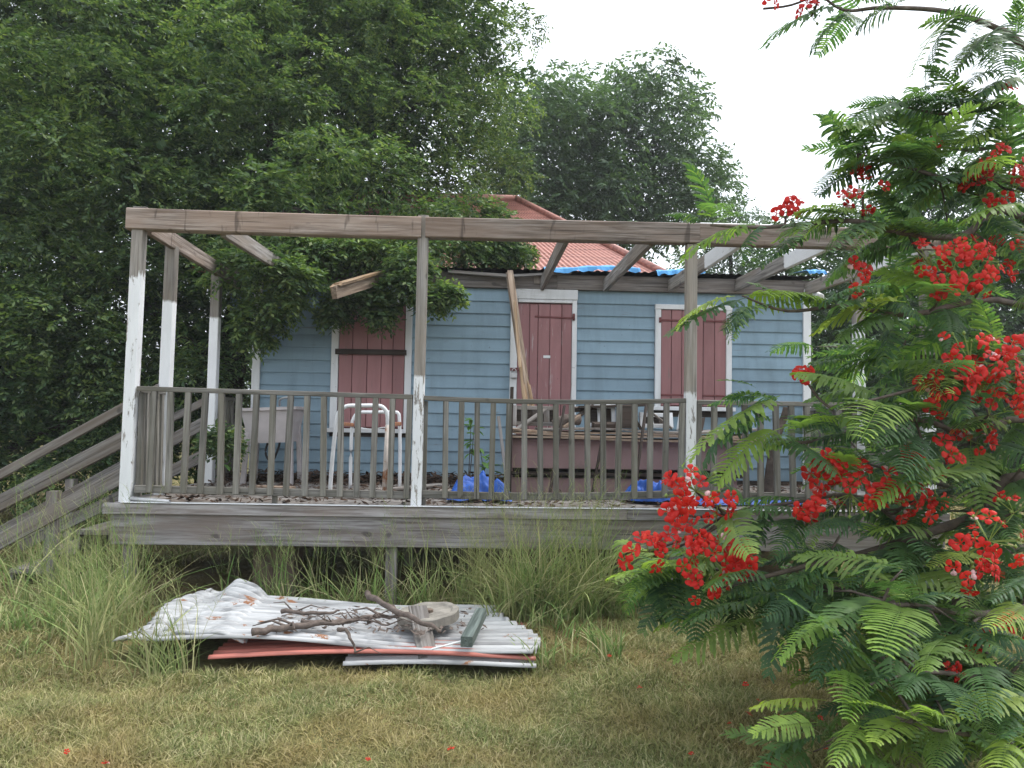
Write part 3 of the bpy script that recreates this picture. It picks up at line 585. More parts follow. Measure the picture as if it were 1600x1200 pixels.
# ------------------------------------------------------------------ junk on the grass in front
def sheet(nm, x0, x1, y0, y1, zf, mat, label, nxx=60, wl=.088, amp=.019, edge=None, grp=None):
    n = int((y1-y0)/wl*8); X = np.linspace(0, 1, nxx); Yv = np.linspace(0, 1, n); U, Wv = np.meshgrid(X, Yv)
    PX = x0+(x1-x0)*U; PY = y0+(y1-y0)*Wv
    if edge: PX, PY = edge(U, Wv, PX, PY)
    PZ = zf(U, Wv)+amp*np.sin((y1-y0)*Wv/wl*2*np.pi)
    V = np.stack([PX, PY, PZ], -1).reshape(-1, 3); ii = np.arange(nxx*n).reshape(n, nxx)
    Q = np.stack([ii[:-1, :-1], ii[:-1, 1:], ii[1:, 1:], ii[1:, :-1]], -1).reshape(-1, 4)
    o = link(nm, npmesh(nm, V, Q, mat, True)); md = o.modifiers.new('gauge', 'SOLIDIFY'); md.thickness = .002; return tag(o, label, 'iron sheet', grp)
def ztop(u, w): return .125+.02*np.sin(u*7)-.03*u+.05*np.exp(-((u-.45)/.25)**2)*(1-w)**2*0+.035*w+.02*np.sin(w*3+u*4)-.09*np.clip(u-.8, 0, 1)*2*w
def etop(U, Wv, PX, PY): return PX+.10*np.sin(Wv*5)*(U > .97)-.35*Wv*np.clip(U-.7, 0, 1), PY+.10*(1-U)*.4-.05*U
sheet('corrugated_sheet', -1.95, .34, 4.72, 5.72, ztop, m_sheetw, 'white corrugated iron sheet on the grass carrying sticks and a round slab', edge=etop)
def zleft(u, w): return .11+.06*np.exp(-((u-.7)/.3)**2)+.11*np.exp(-((u-.30)/.42)**2)*w**1.1+.03*np.sin(u*9+w*3)*w+.012*np.sin(u*17)+.05*np.clip(w-.75, 0, 1)*np.sin(u*21)
sheet('corrugated_sheet', -2.2, -1.4, 4.80, 5.78, zleft, m_sheetw, 'buckled white iron sheet with a raised rusty corner in tall grass', 44, edge=lambda U, Wv, PX, PY: (PX+.16*Wv*(1-U)+.05*np.sin(Wv*7)*(U < .1), PY+.05*np.sin(U*5)))
def zred(u, w): return .04+.04*np.sin(np.clip(u, 0, 1)*np.pi)*(1-w)+.012*(1-w)
sheet('corrugated_sheet', -1.58, .36, 4.665, 5.55, zred, m_sheetr, 'faded red iron sheet bowed up beneath the white sheet')
sheet('corrugated_sheet', -.78, .36, 4.61, 5.4, lambda u, w: .035+.012*np.sin(u*4)+0*w, m_sheetw, 'lowest white iron sheet half sunk in the grass', 30)
ds = thing('round_slab', (onz(667, 970, .2).x, 5.15, .17), 'round grey concrete slab lying on the white iron sheet', 'slab')
V = []; F = []; n = 40; prof = [(0, .050), (.05, .048), (.09, .052), (.15, .050), (.165, .060), (.198, .060), (.204, .055), (.205, .0), (.0, .0)]
for i in range(n):
    a = 2*math.pi*i/n
    for (r_, z_) in prof: V.append((r_*math.cos(a)*(1+.015*math.sin(a*3)), r_*math.sin(a), z_+.003*math.sin(a*7+r_*40)))
for i in range(n):
    for j in range(len(prof)-1): a = i*len(prof)+j; b = ((i+1) % n)*len(prof)+j; F.append((a, b, b+1, a+1))
link('slab_body', mesh('slab', V, F), m_concrete, ds, Matrix.Translation((ds.location.x, 5.15, .165)) @ Matrix.Rotation(R(3), 4, 'X') @ Matrix.Rotation(R(-5), 4, 'Y'))
link('centre_boss', sweep_mesh('boss', [(0, 0, 0), (0, 0, .02)], circ(.03, 10), (0, 1, 0)), m_block, ds, Matrix.Translation((ds.location.x, 5.15, .213)))
def stick(pxs, Y, r, label, twigs=0, seed=1, zz=None):
    rr = random.Random(seed); P = smoothpts([onz(x, y, q) for (x, y), q in zip(pxs, Y)], 5)
    P = [p+Vector((rr.uniform(-.008, .008), 0, rr.uniform(-.008, .008))) for p in P]
    t = tube('fallen_branch', P, r, m_stick, None, 7, [1-.6*i/len(P)+rr.uniform(-.1, .1) for i in range(len(P))]); tag(t, label, 'branch')
    for i in range(twigs):
        p = rr.choice(P[2:]); q = p+Vector((rr.uniform(-.25, .25), rr.uniform(-.08, .08), rr.uniform(0, .05))); m = (p+q)/2+Vector((0, .02, .03))
        tube('twig', [p, m, q], r*.4, m_stick, t, 5, [1, .7, .3])
stick([(572, 928), (620, 955), (660, 972), (690, 985)], (.25, .27, .26, .22), .022, 'thick dead branch propped across the round slab', 0, 2)
stick([(395, 988), (450, 980), (520, 972), (575, 966), (622, 962)], (.2, .2, .2, .2, .22), .024, 'long forked dead branch lying along the white iron sheet', 7, 3)
stick([(530, 982), (545, 990), (555, 1020)], (.2, .2, .1), .014, 'short bent branch hanging over the front edge of the iron sheet', 1, 4)
stick([(470, 970), (520, 975), (560, 968), (605, 976)], (.21, .2, .2, .2), .013, 'thin twiggy branch beside the long forked one', 9, 6)
stick([(440, 955), (500, 958), (530, 955)], (.21, .21, .21), .016, 'short straight stick near the back of the iron sheet', 2, 9)
lean('weathered_board', onz(653, 950, .26), onz(668, 1024, .06), .12, .022, m_wood, 'split grey board sloping from the round slab to the grass', 'board', up=(0, 0, 1), jag=.03)
lean('green_timber', onz(752, 957, .21), onz(729, 1003, .2), .07, .06, m_green, 'green-grey square timber lying right of the round slab', 'timber', up=(0, 0, 1))
lean('white_strip', onz(675, 1014, .12), onz(732, 999, .2), .02, .01, m_lamp, 'thin white strip between the split board and green timber', 'strip', up=(0, 0, 1))
V, Q = chips(420, -1.3, .05, 4.8, 5.4, .165, .03, .008, .035, 11); tag(link('bark_chips', npmesh('bark_chips', V, Q, m_stick)), 'bark chips scattered over the white iron sheet', 'bark chips', kind='stuff')
for i, (x0, x1, y0, y1, z1) in enumerate(((-1.93, -1.58, 6.75, 7.1, .52), (-1.0, -.85, 7.6, 7.8, .5), (.7, .95, 7.3, 7.6, .5))):
    tag(block('masonry_pier', (x0, y0, -.05), (x1, y1, z1), m_block, None, .02), ('brown masonry pier under the deck left of its middle', 'thin dark pier deep under the deck', 'dark pier under the deck behind tall grass')[i], 'pier')
# ------------------------------------------------------------------ broadleaf trees
def leaves(clumps, per, nl, ll, lw, seed, droop=.5, flat=.75):
    """clumps: rows of x,y,z,r. Returns leaflet quads arranged on drooping sprays"""
    r = np.random.default_rng(seed); C = np.repeat(np.asarray(clumps, float), per, 0); n = len(C)
    d = nrm(r.normal(size=(n, 3))+np.array([0, 0, .55])); rad = .35+.65*r.random(n)**.5
    P = C[:, :3]+d*(C[:, 3]*rad)[:, None]*np.array([1, 1, flat])
    ax = nrm(d*np.array([1, 1, .4])+r.normal(0, .35, (n, 3))+np.array([0, 0, -droop*.3]))
    side = nrm(np.cross(ax, np.array([0, 0, 1.])+r.normal(0, .3, (n, 3))))
    outV = []
    for k in range(nl):
        t = (k+.6)/nl; s = 1 if k % 2 else -1
        b = P+ax*(ll*nl*.30*t)[..., None] if False else P+ax*(ll*nl*.30*t)+np.array([0, 0, -1.])*(droop*ll*nl*.16*t*t)
        ld = nrm(ax*.55+side*s*.8+np.array([0, 0, -droop])*r.uniform(.4, 1.4, (n, 1))+r.normal(0, .18, (n, 3)))
        wv = nrm(np.cross(ld, nrm(r.normal(0, .45, (n, 3))+np.array([0, 0, 1.]))))
        L = ll*r.uniform(.75, 1.25, (n, 1)); w = lw*r.uniform(.8, 1.2, (n, 1))
        outV.append(np.stack([b, b+ld*L*.45+wv*w*.5, b+ld*L, b+ld*L*.45-wv*w*.5], 1))
    V = np.concatenate(outV, 0).reshape(-1, 3); return V, np.arange(len(V)).reshape(-1, 4)
def lobeclumps(lobes, spacing, rc, seed, tries=60, depth=.75, front=None):
    r = np.random.default_rng(seed); out = []
    for (cx, cy, cz, rx, ry, rz) in lobes:
        for _ in range(int(tries*(rx*rz+ry*rz+rx*ry)/3)):
            d = nrm(r.normal(size=3)); q = r.uniform(depth, 1.0)
            p = np.array([cx, cy, cz])+d*q*np.array([rx, ry, rz])
            if p[2] < .25 or (front is not None and not front(p)): continue
            if out and min(np.sum((np.array(out)[:, :3]-p)**2, 1)) < spacing**2: continue
            out.append([*p, r.uniform(*rc)])
    return np.array(out)
def tree(name, label, base, trunk_r, limbs, clumps, per, nl, ll, lw, mat, seed, group=None, barkm=None, droop=.5, inner=None):
    t = thing(name, base, label, 'tree', group)
    for j, (pts, r_) in enumerate(limbs):
        P = smoothpts(pts, 4); tube('trunk' if j == 0 else 'limb', P, r_, barkm or m_barkd, t, 9, [1-.75*i/(len(P)-1) for i in range(len(P))])
    clumps = np.asarray(clumps); dv = clumps[:, :3]-np.array(EYE); dz = dv @ np.array(fwd); u = abs(dv @ np.array(rgt)/dz); w = abs(dv @ np.array(upv)/dz)
    seen = (u < .74) & (w < .58) & (clumps[:, 1] < np.median(clumps[:, 1])+.25*np.ptp(clumps[:, 1]))      # rear and far-side clumps are thinner
    V, Q = leaves(clumps[seen], per, nl, ll, lw, seed, droop); V2, Q2 = leaves(clumps[~seen], max(12, per//4), nl-2, ll*1.35, lw*1.35, seed+1, droop)
    V, Q = np.vstack([V, V2]), np.vstack([Q, Q2+len(V)]); link('crown', npmesh('crown', V, Q, mat), mat, t)
    if inner is not None: V, Q = leaves(inner, 26, 8, .15, .065, seed+900, droop); link('inner_crown', npmesh('inner_crown', V, Q, m_leafdark), m_leafdark, t)  # inner leaves coloured darker, painting shade into the gaps of the crown
    return t
def keepoff(p):   # the crown grows over the left end of the porch but not through house, deck or rails
    x, y, z = p
    if HL-.35 < x < HR+.3 and YW-.25 < y < 11.3 and z < 3.75: return False
    if x > -3.2 and y < 8.9 and z < 2.3: return False
    if x > -2.7 and y < 9.0 and z < 3.45: return False
    if x > -3.3 and 5.9 < y < 6.75: return False
    if y < 7.0 and x > -5.4: return False
    if -5.6 < x < -2.5 and 6.5 < y < 8.5 and z < 2.2: return False
    return True
big = lobeclumps([(-4.6, 11.6, 4.6, 3.4, 3.2, 3.2), (-2.1, 12.6, 6.0, 2.6, 2.6, 3.0), (-6.4, 11.0, 2.9, 3.2, 2.6, 2.6), (-3.6, 12.5, 8.6, 4.2, 2.8, 2.6), (-8.2, 12.0, 6.6, 3.6, 3, 4.0), (-1.5, 12.7, 7.6, 2.1, 2.2, 2.6), (-2.4, 9.9, 3.9, 1.7, 1.6, 1.0), (-4.3, 9.6, 2.4, 1.2, 1.3, 1.9)], .80, (.42, .72), 21, 200, .55, keepoff)
BL = [(-4.6, 11.8, 4.4, 2.6, 2.4, 2.4), (-2.4, 12.8, 5.8, 2.0, 1.9, 2.3), (-6.6, 11.4, 2.8, 2.6, 2.0, 2.0), (-3.6, 12.7, 8.4, 3.4, 2.1, 2.0), (-8.2, 12.3, 6.4, 2.9, 2.2, 3.2), (-1.3, 12.9, 7.4, 1.5, 1.6, 1.9)]
inner = lobeclumps(BL, .62, (.45, .6), 23, 150, .1, keepoff)
print('clumps', len(big))
ov = []
for x, y, Y, r_ in ((425, 425, 8.0, .27), (405, 500, 8.25, .2), (440, 475, 8.1, .15), (465, 435, 8.0, .17), (500, 405, 8.4, .16), (535, 468, 8.3, .10), (522, 492, 8.3, .05), (585, 462, 8.2, .09), (596, 488, 8.2, .06), (635, 440, 8.1, .13), (640, 415, 8.2, .17), (670, 468, 8.1, .08), (700, 462, 8.1, .05), (570, 400, 8.6, .2), (398, 530, 8.35, .09), (470, 395, 8.4, .26), (540, 390, 8.5, .24), (600, 392, 8.5, .26), (660, 392, 8.6, .26), (720, 385, 8.9, .28), (765, 378, 9.2, .26), (795, 392, 9.4, .16), (775, 350, 10.1, .22), (812, 400, 9.9, .10), (775, 405, 9.8, .16), (745, 398, 9.6, .22), (370, 420, 8.2, .3), (380, 380, 8.6, .36), (440, 385, 8.5, .3), (345, 690, 7.6, .08), (745, 340, 10.2, .34), (690, 350, 9.6, .38)):
    p = at(x, y, Y); ov.append([p.x, p.y, p.z, r_])
big = np.vstack([big, np.array(ov)])
B0 = Vector((-4.0, 11.8, 0))
tree('spreading_tree', 'huge dense green tree hanging over the left end of the porch', B0, .34, [([B0+Vector((0, 0, -.1)), (-3.9, 11.8, 1.6), (-3.7, 11.9, 3.2), (-3.4, 12.2, 5.5), (-3.2, 12.4, 8)], .34), ([(-3.8, 11.8, 2.2), (-5.4, 11.4, 3.4), (-7.2, 11.2, 4.6)], .17), ([(-3.7, 11.9, 2.8), (-2.9, 10.6, 3.9), (-2.3, 9.3, 3.95), (-1.4, 8.5, 3.5)], .13), ([(-3.6, 12, 3.6), (-2.2, 12.4, 5.4), (-.9, 12.6, 7)], .15), ([(-3.8, 11.8, 2.0), (-4.2, 10.3, 2.7), (-4.1, 9.0, 2.9)], .1), ([(-4.0, 11.8, 1.6), (-5.6, 11, 1.9), (-6.8, 10.4, 2.0)], .12)],
     big, 150, 9, .068, .031, m_leaf, 22, inner=inner, droop=.35)
ll2 = lobeclumps([(-7.5, 10.6, 1.4, 2.4, 1.6, 1.5), (-10.5, 13, 3, 3, 2.5, 3), (-4.9, 10.4, 1.3, 1.5, 1.2, 1.1)], .55, (.4, .7), 31, 110, .6, keepoff)
B1 = Vector((-7.4, 11.2, 0))
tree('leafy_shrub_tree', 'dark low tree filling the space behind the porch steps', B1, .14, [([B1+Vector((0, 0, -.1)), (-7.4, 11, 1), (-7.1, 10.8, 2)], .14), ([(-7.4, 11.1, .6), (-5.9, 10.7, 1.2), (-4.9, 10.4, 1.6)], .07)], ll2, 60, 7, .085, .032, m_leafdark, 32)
# trees behind the house
bk = lobeclumps([(*at(985, 210, 21)[:], 2.0, 1.8, 1.7), (*at(1000, 300, 21)[:], 2.4, 2.0, 1.6), (*at(880, 220, 20)[:], 1.7, 1.6, 1.8), (*at(845, 250, 19.5)[:], 1.5, 1.4, 1.9), (*at(900, 330, 20)[:], 2.2, 1.8, 1.8), (*at(1060, 300, 22)[:], 1.3, 1.4, 1.5), (*at(975, 150, 21)[:], .8, .8, .7)], .62, (.45, .75), 41, 110, .55)
B2 = Vector((at(960, 500, 21).x, 21, .1))
tree('round_headed_tree', 'tall rounded tree rising behind the red roof', B2, .25, [([B2, B2+Vector((.1, 0, 3)), B2+Vector((.2, 0, 6))], .25), ([B2+Vector((.05, 0, 2.5)), B2+Vector((1.6, .2, 4.6))], .12), ([B2+Vector((.05, 0, 2.2)), B2+Vector((-1.4, .2, 4.8))], .12)], bk, 50, 7, .155, .065, m_leaffar, 42)
for i, (px, py, Y, rx, rz, lab) in enumerate(((1140, 345, 26, 1.4, 1.2, 'small tree with spiky top beyond the house corner'), (1330, 420, 17, 2.4, 1.8, 'dark bushy tree beyond the right end of the porch'), (1480, 330, 19, 2.6, 1.8, 'tall bushy tree behind the flame tree'), (1700, 420, 18, 2.6, 2.2, 'bushy tree farthest from the house behind the flame tree'))):
    c0 = at(px, py, Y); b = Vector((c0.x, Y, .1))
    cl = lobeclumps([(c0.x, Y, c0.z-.6, rx, rx*.8, rz), (c0.x-.5*rx, Y, c0.z*.5, rx*.9, rx*.8, c0.z*.5), (c0.x+.6*rx, Y+.3, c0.z*.45, rx*.9, rx*.8, c0.z*.45)], .6, (.4, .7), 51+i, 90, .6)
    tree('bushy_tree', lab, b, .16, [([b, b+Vector((.1, 0, c0.z*.5)), b+Vector((0, 0, c0.z))], .16)], cl, 38, 6, .15, .065, m_leaffar if i == 0 else m_leafdark, 61+i, 'trees beyond the house')
for i, (x, y, h, lab) in enumerate(((-24, 38, 6, 'distant rounded tree across the field behind the steps'), (-15, 42, 5, 'distant low tree across the field left of the house'), (6, 46, 6.5, 'distant tree across the field behind the house'), (19, 40, 5.5, 'distant tree across the field at the right'), (30, 44, 6.5, 'distant tree at the far right of the field'), (-34, 40, 7, 'distant tree at the far left of the field'))):
    b = Vector((x, y, .2)); cl = lobeclumps([(x, y, h*.55, h*.6, h*.5, h*.45), (x+h*.5, y, h*.4, h*.5, h*.4, h*.35), (x-h*.5, y, h*.4, h*.5, h*.4, h*.35)], 1.1, (.7, 1.1), 71+i, 26, .6)
    tree('field_tree', lab, b, .2, [([b, b+Vector((0, 0, h*.4)), b+Vector((.1, 0, h*.7))], .2)], cl, 30, 6, .3, .13, m_leaffar, 81+i, 'distant trees across the field')
# ------------------------------------------------------------------ saplings on the porch
def sapling(px, Y, label, stems, seed, base=DECK):
    r = random.Random(seed); b = at(px, 760, Y); b.z = base; t = thing('sapling', b, label, 'plant')
    for (dx, dz, nlv) in stems:
        tip = b+Vector((dx, r.uniform(-.08, .08), dz)); P = smoothpts([b, b.lerp(tip, .5)+Vector((dx*.15, 0, .02)), tip], 4); tube('stem', P, .006, m_bark, t, 5, [1-.5*i/(len(P)-1) for i in range(len(P))])
        for i in range(nlv):
            p = P[r.randrange(len(P)//2, len(P))]; a = r.uniform(0, 6.28); d = Vector((math.cos(a), math.sin(a), r.uniform(-.5, .4))).normalized(); L = r.uniform(.06, .13)
            s = d.cross(Vector((0, 0, 1))).normalized()*L*.22; V = [p, p+d*L*.3+s, p+d*L*.7+s*.9+Vector((0, 0, -.01)), p+d*L+Vector((0, 0, -.03)), p+d*L*.7-s*.9+Vector((0, 0, -.01)), p+d*L*.3-s]
            link('leaf', mesh('leaf', [v-p for v in V], [(0, 1, 2, 3), (0, 3, 4, 5)]), m_sap, t, Matrix.Translation(p))
sapling(731, 7.5, 'slender sapling with drooping leaves growing against the blue wall', [(.05, .62, 12), (.02, .7, 14)], 3); sapling(765, 7.6, 'low leafy sapling beside the dark counter boards', [(-.1, .42, 10), (.02, .36, 6)], 4)
sapling(352, 7.5, 'sprig of green leaves at the far side railing', [(-.03, .42, 14)], 5)
# ------------------------------------------------------------------ flame tree in the foreground
FT = Vector((4.0, 4.3, 0)); FT.z = float(gz(4.0, 4.3))-.05
flame = thing('flame_tree', FT, 'flame tree with feathery fronds and scarlet blossom reaching across the porch', 'tree')
def P_(l): return [at(x, y, Y) for x, y, Y in l]
tube('trunk', smoothpts([FT, FT+Vector((-.05, 0, .7)), FT+Vector((0, .05, 1.6)), FT+Vector((.1, .1, 2.6)), FT+Vector((.2, 0, 3.6))], 5), .15, m_bark, flame, 10, [1-.6*i/20 for i in range(21)])
br = [  # (start on trunk height, pixel path, radius)
 (1.9, [(1600, 340, 3.9), (1500, 370, 3.8), (1400, 362, 3.7), (1330, 345, 3.6), (1200, 355, 3.55), (1110, 352, 3.5)], .024),
 (1.7, [(1600, 478, 3.8), (1420, 492, 3.7), (1320, 478, 3.6), (1230, 486, 3.5), (1160, 462, 3.4)], .018),
 (1.4, [(1600, 655, 3.8), (1530, 690, 3.7), (1430, 655, 3.6), (1270, 690, 3.5), (1210, 684, 3.45)], .020),
 (1.1, [(1600, 745, 3.7), (1540, 800, 3.6), (1465, 827, 3.5), (1360, 862, 3.4), (1270, 882, 3.3), (1180, 905, 3.25)], .034),
 (1.0, [(1600, 855, 3.7), (1500, 880, 3.6), (1350, 780, 3.5), (1240, 785, 3.5), (1140, 800, 3.45)], .020),
 (2.3, [(1600, 295, 3.9), (1500, 285, 3.8), (1420, 262, 3.75), (1340, 240, 3.7)], .020),
 (3.2, [(1600, 72, 3.9), (1560, 45, 3.9), (1480, 18, 3.85), (1380, 12, 3.8), (1320, 16, 3.75), (1280, -10, 3.7)], .020),
 (2.7, [(1600, 170, 3.9), (1540, 172, 3.85), (1470, 178, 3.8), (1390, 160, 3.7)], .018),
 (.8, [(1600, 950, 3.4), (1480, 955, 3.2), (1400, 945, 3.0), (1270, 985, 2.9)], .020),
 (.7, [(1640, 1040, 3.2), (1560, 1060, 3.0), (1450, 1050, 2.8), (1360, 1070, 2.7)], .018),
 (.6, [(1640, 1150, 3.0), (1560, 1150, 2.8), (1470, 1142, 2.65), (1400, 1120, 2.6)], .014),
 (1.5, [(1600, 560, 3.7), (1500, 585, 3.6), (1420, 610, 3.5), (1300, 640, 3.4)], .018),
 (2.0, [(1640, 400, 4.4), (1500, 420, 4.4), (1400, 440, 4.3)], .02),
 (1.2, [(1600, 920, 4.2), (1450, 930, 4.1), (1300, 920, 4.0), (1130, 890, 3.9), (1030, 900, 3.85)], .022),
 (1.3, [(1640, 800, 4.6), (1480, 760, 4.5), (1340, 720, 4.4)], .022),
 (1.6, [(1640, 600, 4.6), (1500, 560, 4.5), (1390, 560, 4.4)], .022),
 (2.5, [(1640, 230, 4.4), (1520, 235, 4.3), (1420, 220, 4.2)], .02)]
BP = []
for h, path, r_ in br:
    s = FT+Vector((.03, .03, h)); P = P_(path); Q_ = smoothpts([s]+P, 5); BP.append(Q_)
    tube('branch', Q_, r_*.8, m_bark if r_ > .03 else m_stick, flame, 7, [1.35-1.05*i/(len(Q_)-1) for i in range(len(Q_))])
# frond: rachis along +x, leaflet rows (pinnae) left and right, gently arching
def frond_mesh(seed, full=True):
    r = random.Random(seed); V = []; F = []; n = r.randint(19, 24); arch = r.uniform(.12, .42); hang = r.uniform(.2, .75); gap = r.random() < .35
    def pt(t): return Vector((t-.12*arch*t*t, .05*math.sin(t*3+seed), -arch*t*t+.10*t))
    for i in range(9):
        p = pt(i/8); w = .005*(1-.6*i/8); V += [p+Vector((0, w, 0)), p+Vector((0, -w, 0)), p+Vector((0, 0, w*1.6))]
    for i in range(8):
        for j in range(3): F.append((i*3+j, i*3+(j+1) % 3, i*3+3+(j+1) % 3, i*3+3+j))
    for i in range(n):
        t = .12+.88*(i+.5)/n; p = pt(t); L0 = .29*math.sin(math.pi*min(1, .22+.70*t))**.8; w = .0195
        for s in (-1, 1):
            if gap and r.random() < .07: continue
            L = L0*r.uniform(.82, 1.08); ang = R(74-24*t+r.uniform(-7, 7)); d = Vector((math.cos(ang), s*math.sin(ang), .18+r.uniform(-.07, .07)))
            k0 = len(V); m = 6; hg = hang*r.uniform(.7, 1.3)
            for j in range(m+1):
                u = j/m; c = p+d*L*u*(1-.18*hg*u)+Vector((0, 0, -hg*L*u*u)); ww = w*(1.05-.25*u)*(1.12 if j % 2 else .72)*(.15 if j == m else .6 if j == 0 else 1)
                e = Vector((1, -s*.15, r.uniform(-.06, .06)-.2))*ww; V += [c-e, c+e]
            for j in range(m): F.append((k0+2*j, k0+2*j+1, k0+2*j+3, k0+2*j+2))
    return V, F
FM = []
for i in range(16):
    V, F = frond_mesh(100+i); me = mesh('frond', V, F, False); me.materials.append(m_frond); FM.append((me, np.array([tuple(v) for v in V]), F))
fl = []
def add_frond(base, dirv, size, roll=0.0, yg=False):
    x = Vector(dirv).normalized(); z = Vector((0, 0, 1)); y = z.cross(x)
    if y.length < .05: y = Vector((0, 1, 0))
    y.normalize(); z = x.cross(y); mw = Matrix((x, y, z)).transposed().to_4x4() @ Matrix.Rotation(roll, 4, 'X') @ Matrix.Scale(size, 4); mw.translation = base; fl.append((mw, yg))
# fronds that stand out in the photograph: base pixel, tip pixel, depth at base and tip
hero = [(1180, 350, 1070, 382, 3.5, 3.45), (1190, 352, 1150, 400, 3.5, 3.4), (1100, 348, 1068, 335, 3.5, 3.5), (1260, 370, 1190, 395, 3.6, 3.5), (1150, 462, 1055, 492, 3.4, 3.35), (1180, 478, 1132, 512, 3.4, 3.3), (1160, 462, 1275, 462, 3.4, 3.5),
 (1215, 620, 1082, 700, 3.5, 3.4), (1225, 668, 1128, 735, 3.45, 3.35), (1225, 655, 1330, 665, 3.45, 3.4), (1210, 650, 1130, 672, 3.45, 3.4), (1190, 620, 1115, 628, 3.5, 3.5), (1180, 606, 1130, 590, 3.5, 3.5), (1225, 630, 1140, 610, 3.5, 3.5),
 (1420, 470, 1275, 490, 3.5, 3.45), (1400, 490, 1320, 525, 3.5, 3.4), (1380, 470, 1445, 490, 3.5, 3.3), (1330, 560, 1265, 575, 3.6, 3.6), (1300, 560, 1350, 555, 3.6, 3.6), (1370, 640, 1300, 625, 3.4, 3.3), (1400, 640, 1360, 645, 3.4, 3.0), (1350, 680, 1272, 690, 3.5, 3.5),
 (1475, 720, 1375, 752, 3.4, 3.2), (1530, 735, 1455, 760, 3.4, 3.2), (1420, 680, 1410, 705, 3.5, 3.1), (1390, 945, 1255, 955, 3.0, 2.95), (1325, 962, 1215, 1000, 2.9, 2.8), (1395, 945, 1398, 995, 3.0, 2.6), (1410, 945, 1500, 925, 3.0, 3.0), (1400, 960, 1405, 1060, 3.0, 2.75), (1410, 1000, 1540, 1035, 3.0, 2.8),
 (1370, 1060, 1285, 1065, 2.8, 2.8), (1335, 1050, 1330, 1095, 2.8, 2.55), (1400, 1050, 1340, 1068, 2.8, 2.7), (1450, 1050, 1420, 1080, 2.8, 2.6), (1540, 1040, 1525, 1090, 2.8, 2.55), (1600, 1085, 1505, 1110, 2.7, 2.6), (1355, 1125, 1300, 1175, 2.7, 2.5), (1290, 1095, 1185, 1100, 2.8, 2.8), (1275, 1125, 1190, 1155, 2.7, 2.65), (1420, 1120, 1380, 1165, 2.7, 2.5), (1470, 1140, 1450, 1190, 2.7, 2.5), (1600, 1150, 1560, 1200, 2.6, 2.4), (1620, 1150, 1610, 1200, 2.6, 2.4),
 (1600, 945, 1560, 970, 3.0, 2.8), (1620, 900, 1550, 925, 3.0, 2.9), (1540, 870, 1465, 875, 3.3, 3.2), (1130, 880, 1000, 930, 3.85, 3.8), (1080, 885, 965, 905, 3.85, 3.8), (1140, 860, 1080, 890, 3.85, 3.6), (1200, 945, 1085, 950, 3.6, 3.5), (1190, 965, 1060, 1010, 3.6, 3.5), (1140, 960, 1035, 965, 3.7, 3.7), (1250, 945, 1170, 925, 3.6, 3.5), (1260, 960, 1190, 980, 3.6, 3.4), (1270, 800, 1165, 795, 3.5, 3.4), (1270, 815, 1175, 830, 3.5, 3.4), (1255, 812, 1215, 850, 3.5, 3.3), (1300, 815, 1250, 835, 3.5, 3.3), (1160, 795, 1200, 840, 3.5, 3.5), (1210, 905, 1140, 925, 3.3, 3.2), (1290, 885, 1230, 905, 3.3, 3.2), (1330, 860, 1260, 850, 3.4, 3.3), (1420, 850, 1430, 890, 3.4, 3.1), (1400, 860, 1340, 900, 3.4, 3.2), (1330, 910, 1260, 920, 3.3, 3.2),
 (1330, 20, 1260, 65, 3.75, 3.7), (1320, 10, 1200, 40, 3.75, 3.7), (1320, 18, 1340, 35, 3.7, 3.6), (1330, 0, 1390, -5, 3.75, 3.7), (1500, 25, 1415, 95, 3.85, 3.7), (1540, 35, 1450, 30, 3.85, 3.8), (1560, 45, 1525, 85, 3.85, 3.6), (1570, 50, 1570, 95, 3.85, 3.6), (1590, 60, 1590, 5, 3.85, 3.8), (1410, 158, 1330, 195, 3.7, 3.6), (1410, 155, 1465, 125, 3.7, 3.7), (1420, 165, 1480, 160, 3.7, 3.6), (1400, 190, 1310, 205, 3.7, 3.6), (1390, 215, 1300, 245, 3.7, 3.6), (1560, 110, 1510, 125, 3.8, 3.7), (1600, 120, 1530, 145, 3.8, 3.7), (1560, 170, 1500, 185, 3.8, 3.7), (1600, 200, 1510, 210, 3.8, 3.7), (1440, 170, 1530, 155, 3.75, 3.7),
 (1430, 260, 1320, 250, 3.7, 3.6), (1480, 270, 1390, 230, 3.75, 3.6), (1500, 280, 1400, 300, 3.75, 3.6), (1560, 280, 1570, 220, 3.8, 3.7), (1350, 340, 1250, 330, 3.6, 3.5), (1400, 360, 1300, 320, 3.7, 3.6), (1420, 350, 1370, 290, 3.7, 3.6), (1330, 345, 1220, 350, 3.6, 3.5), (1460, 365, 1370, 355, 3.7, 3.6), (1500, 365, 1455, 350, 3.7, 3.6), (1350, 350, 1290, 380, 3.6, 3.4), (1600, 320, 1510, 340, 3.6, 3.5)]
random.seed(11)
YOUNG = {(1070, 382), (1150, 400), (1068, 335), (1055, 492), (1082, 700), (1128, 735), (1330, 665), (1115, 628), (1130, 590), (1275, 490), (1445, 490), (1300, 625), (1360, 645), (1375, 752), (1215, 1000), (1398, 995), (1285, 1065), (1330, 1095), (1300, 1175), (1190, 1155), (1185, 1100), (1505, 1110), (1610, 1200), (1560, 1200), (1560, 970), (1465, 875), (1455, 350), (1510, 340), (1035, 965), (965, 905), (1275, 462), (1510, 210)}
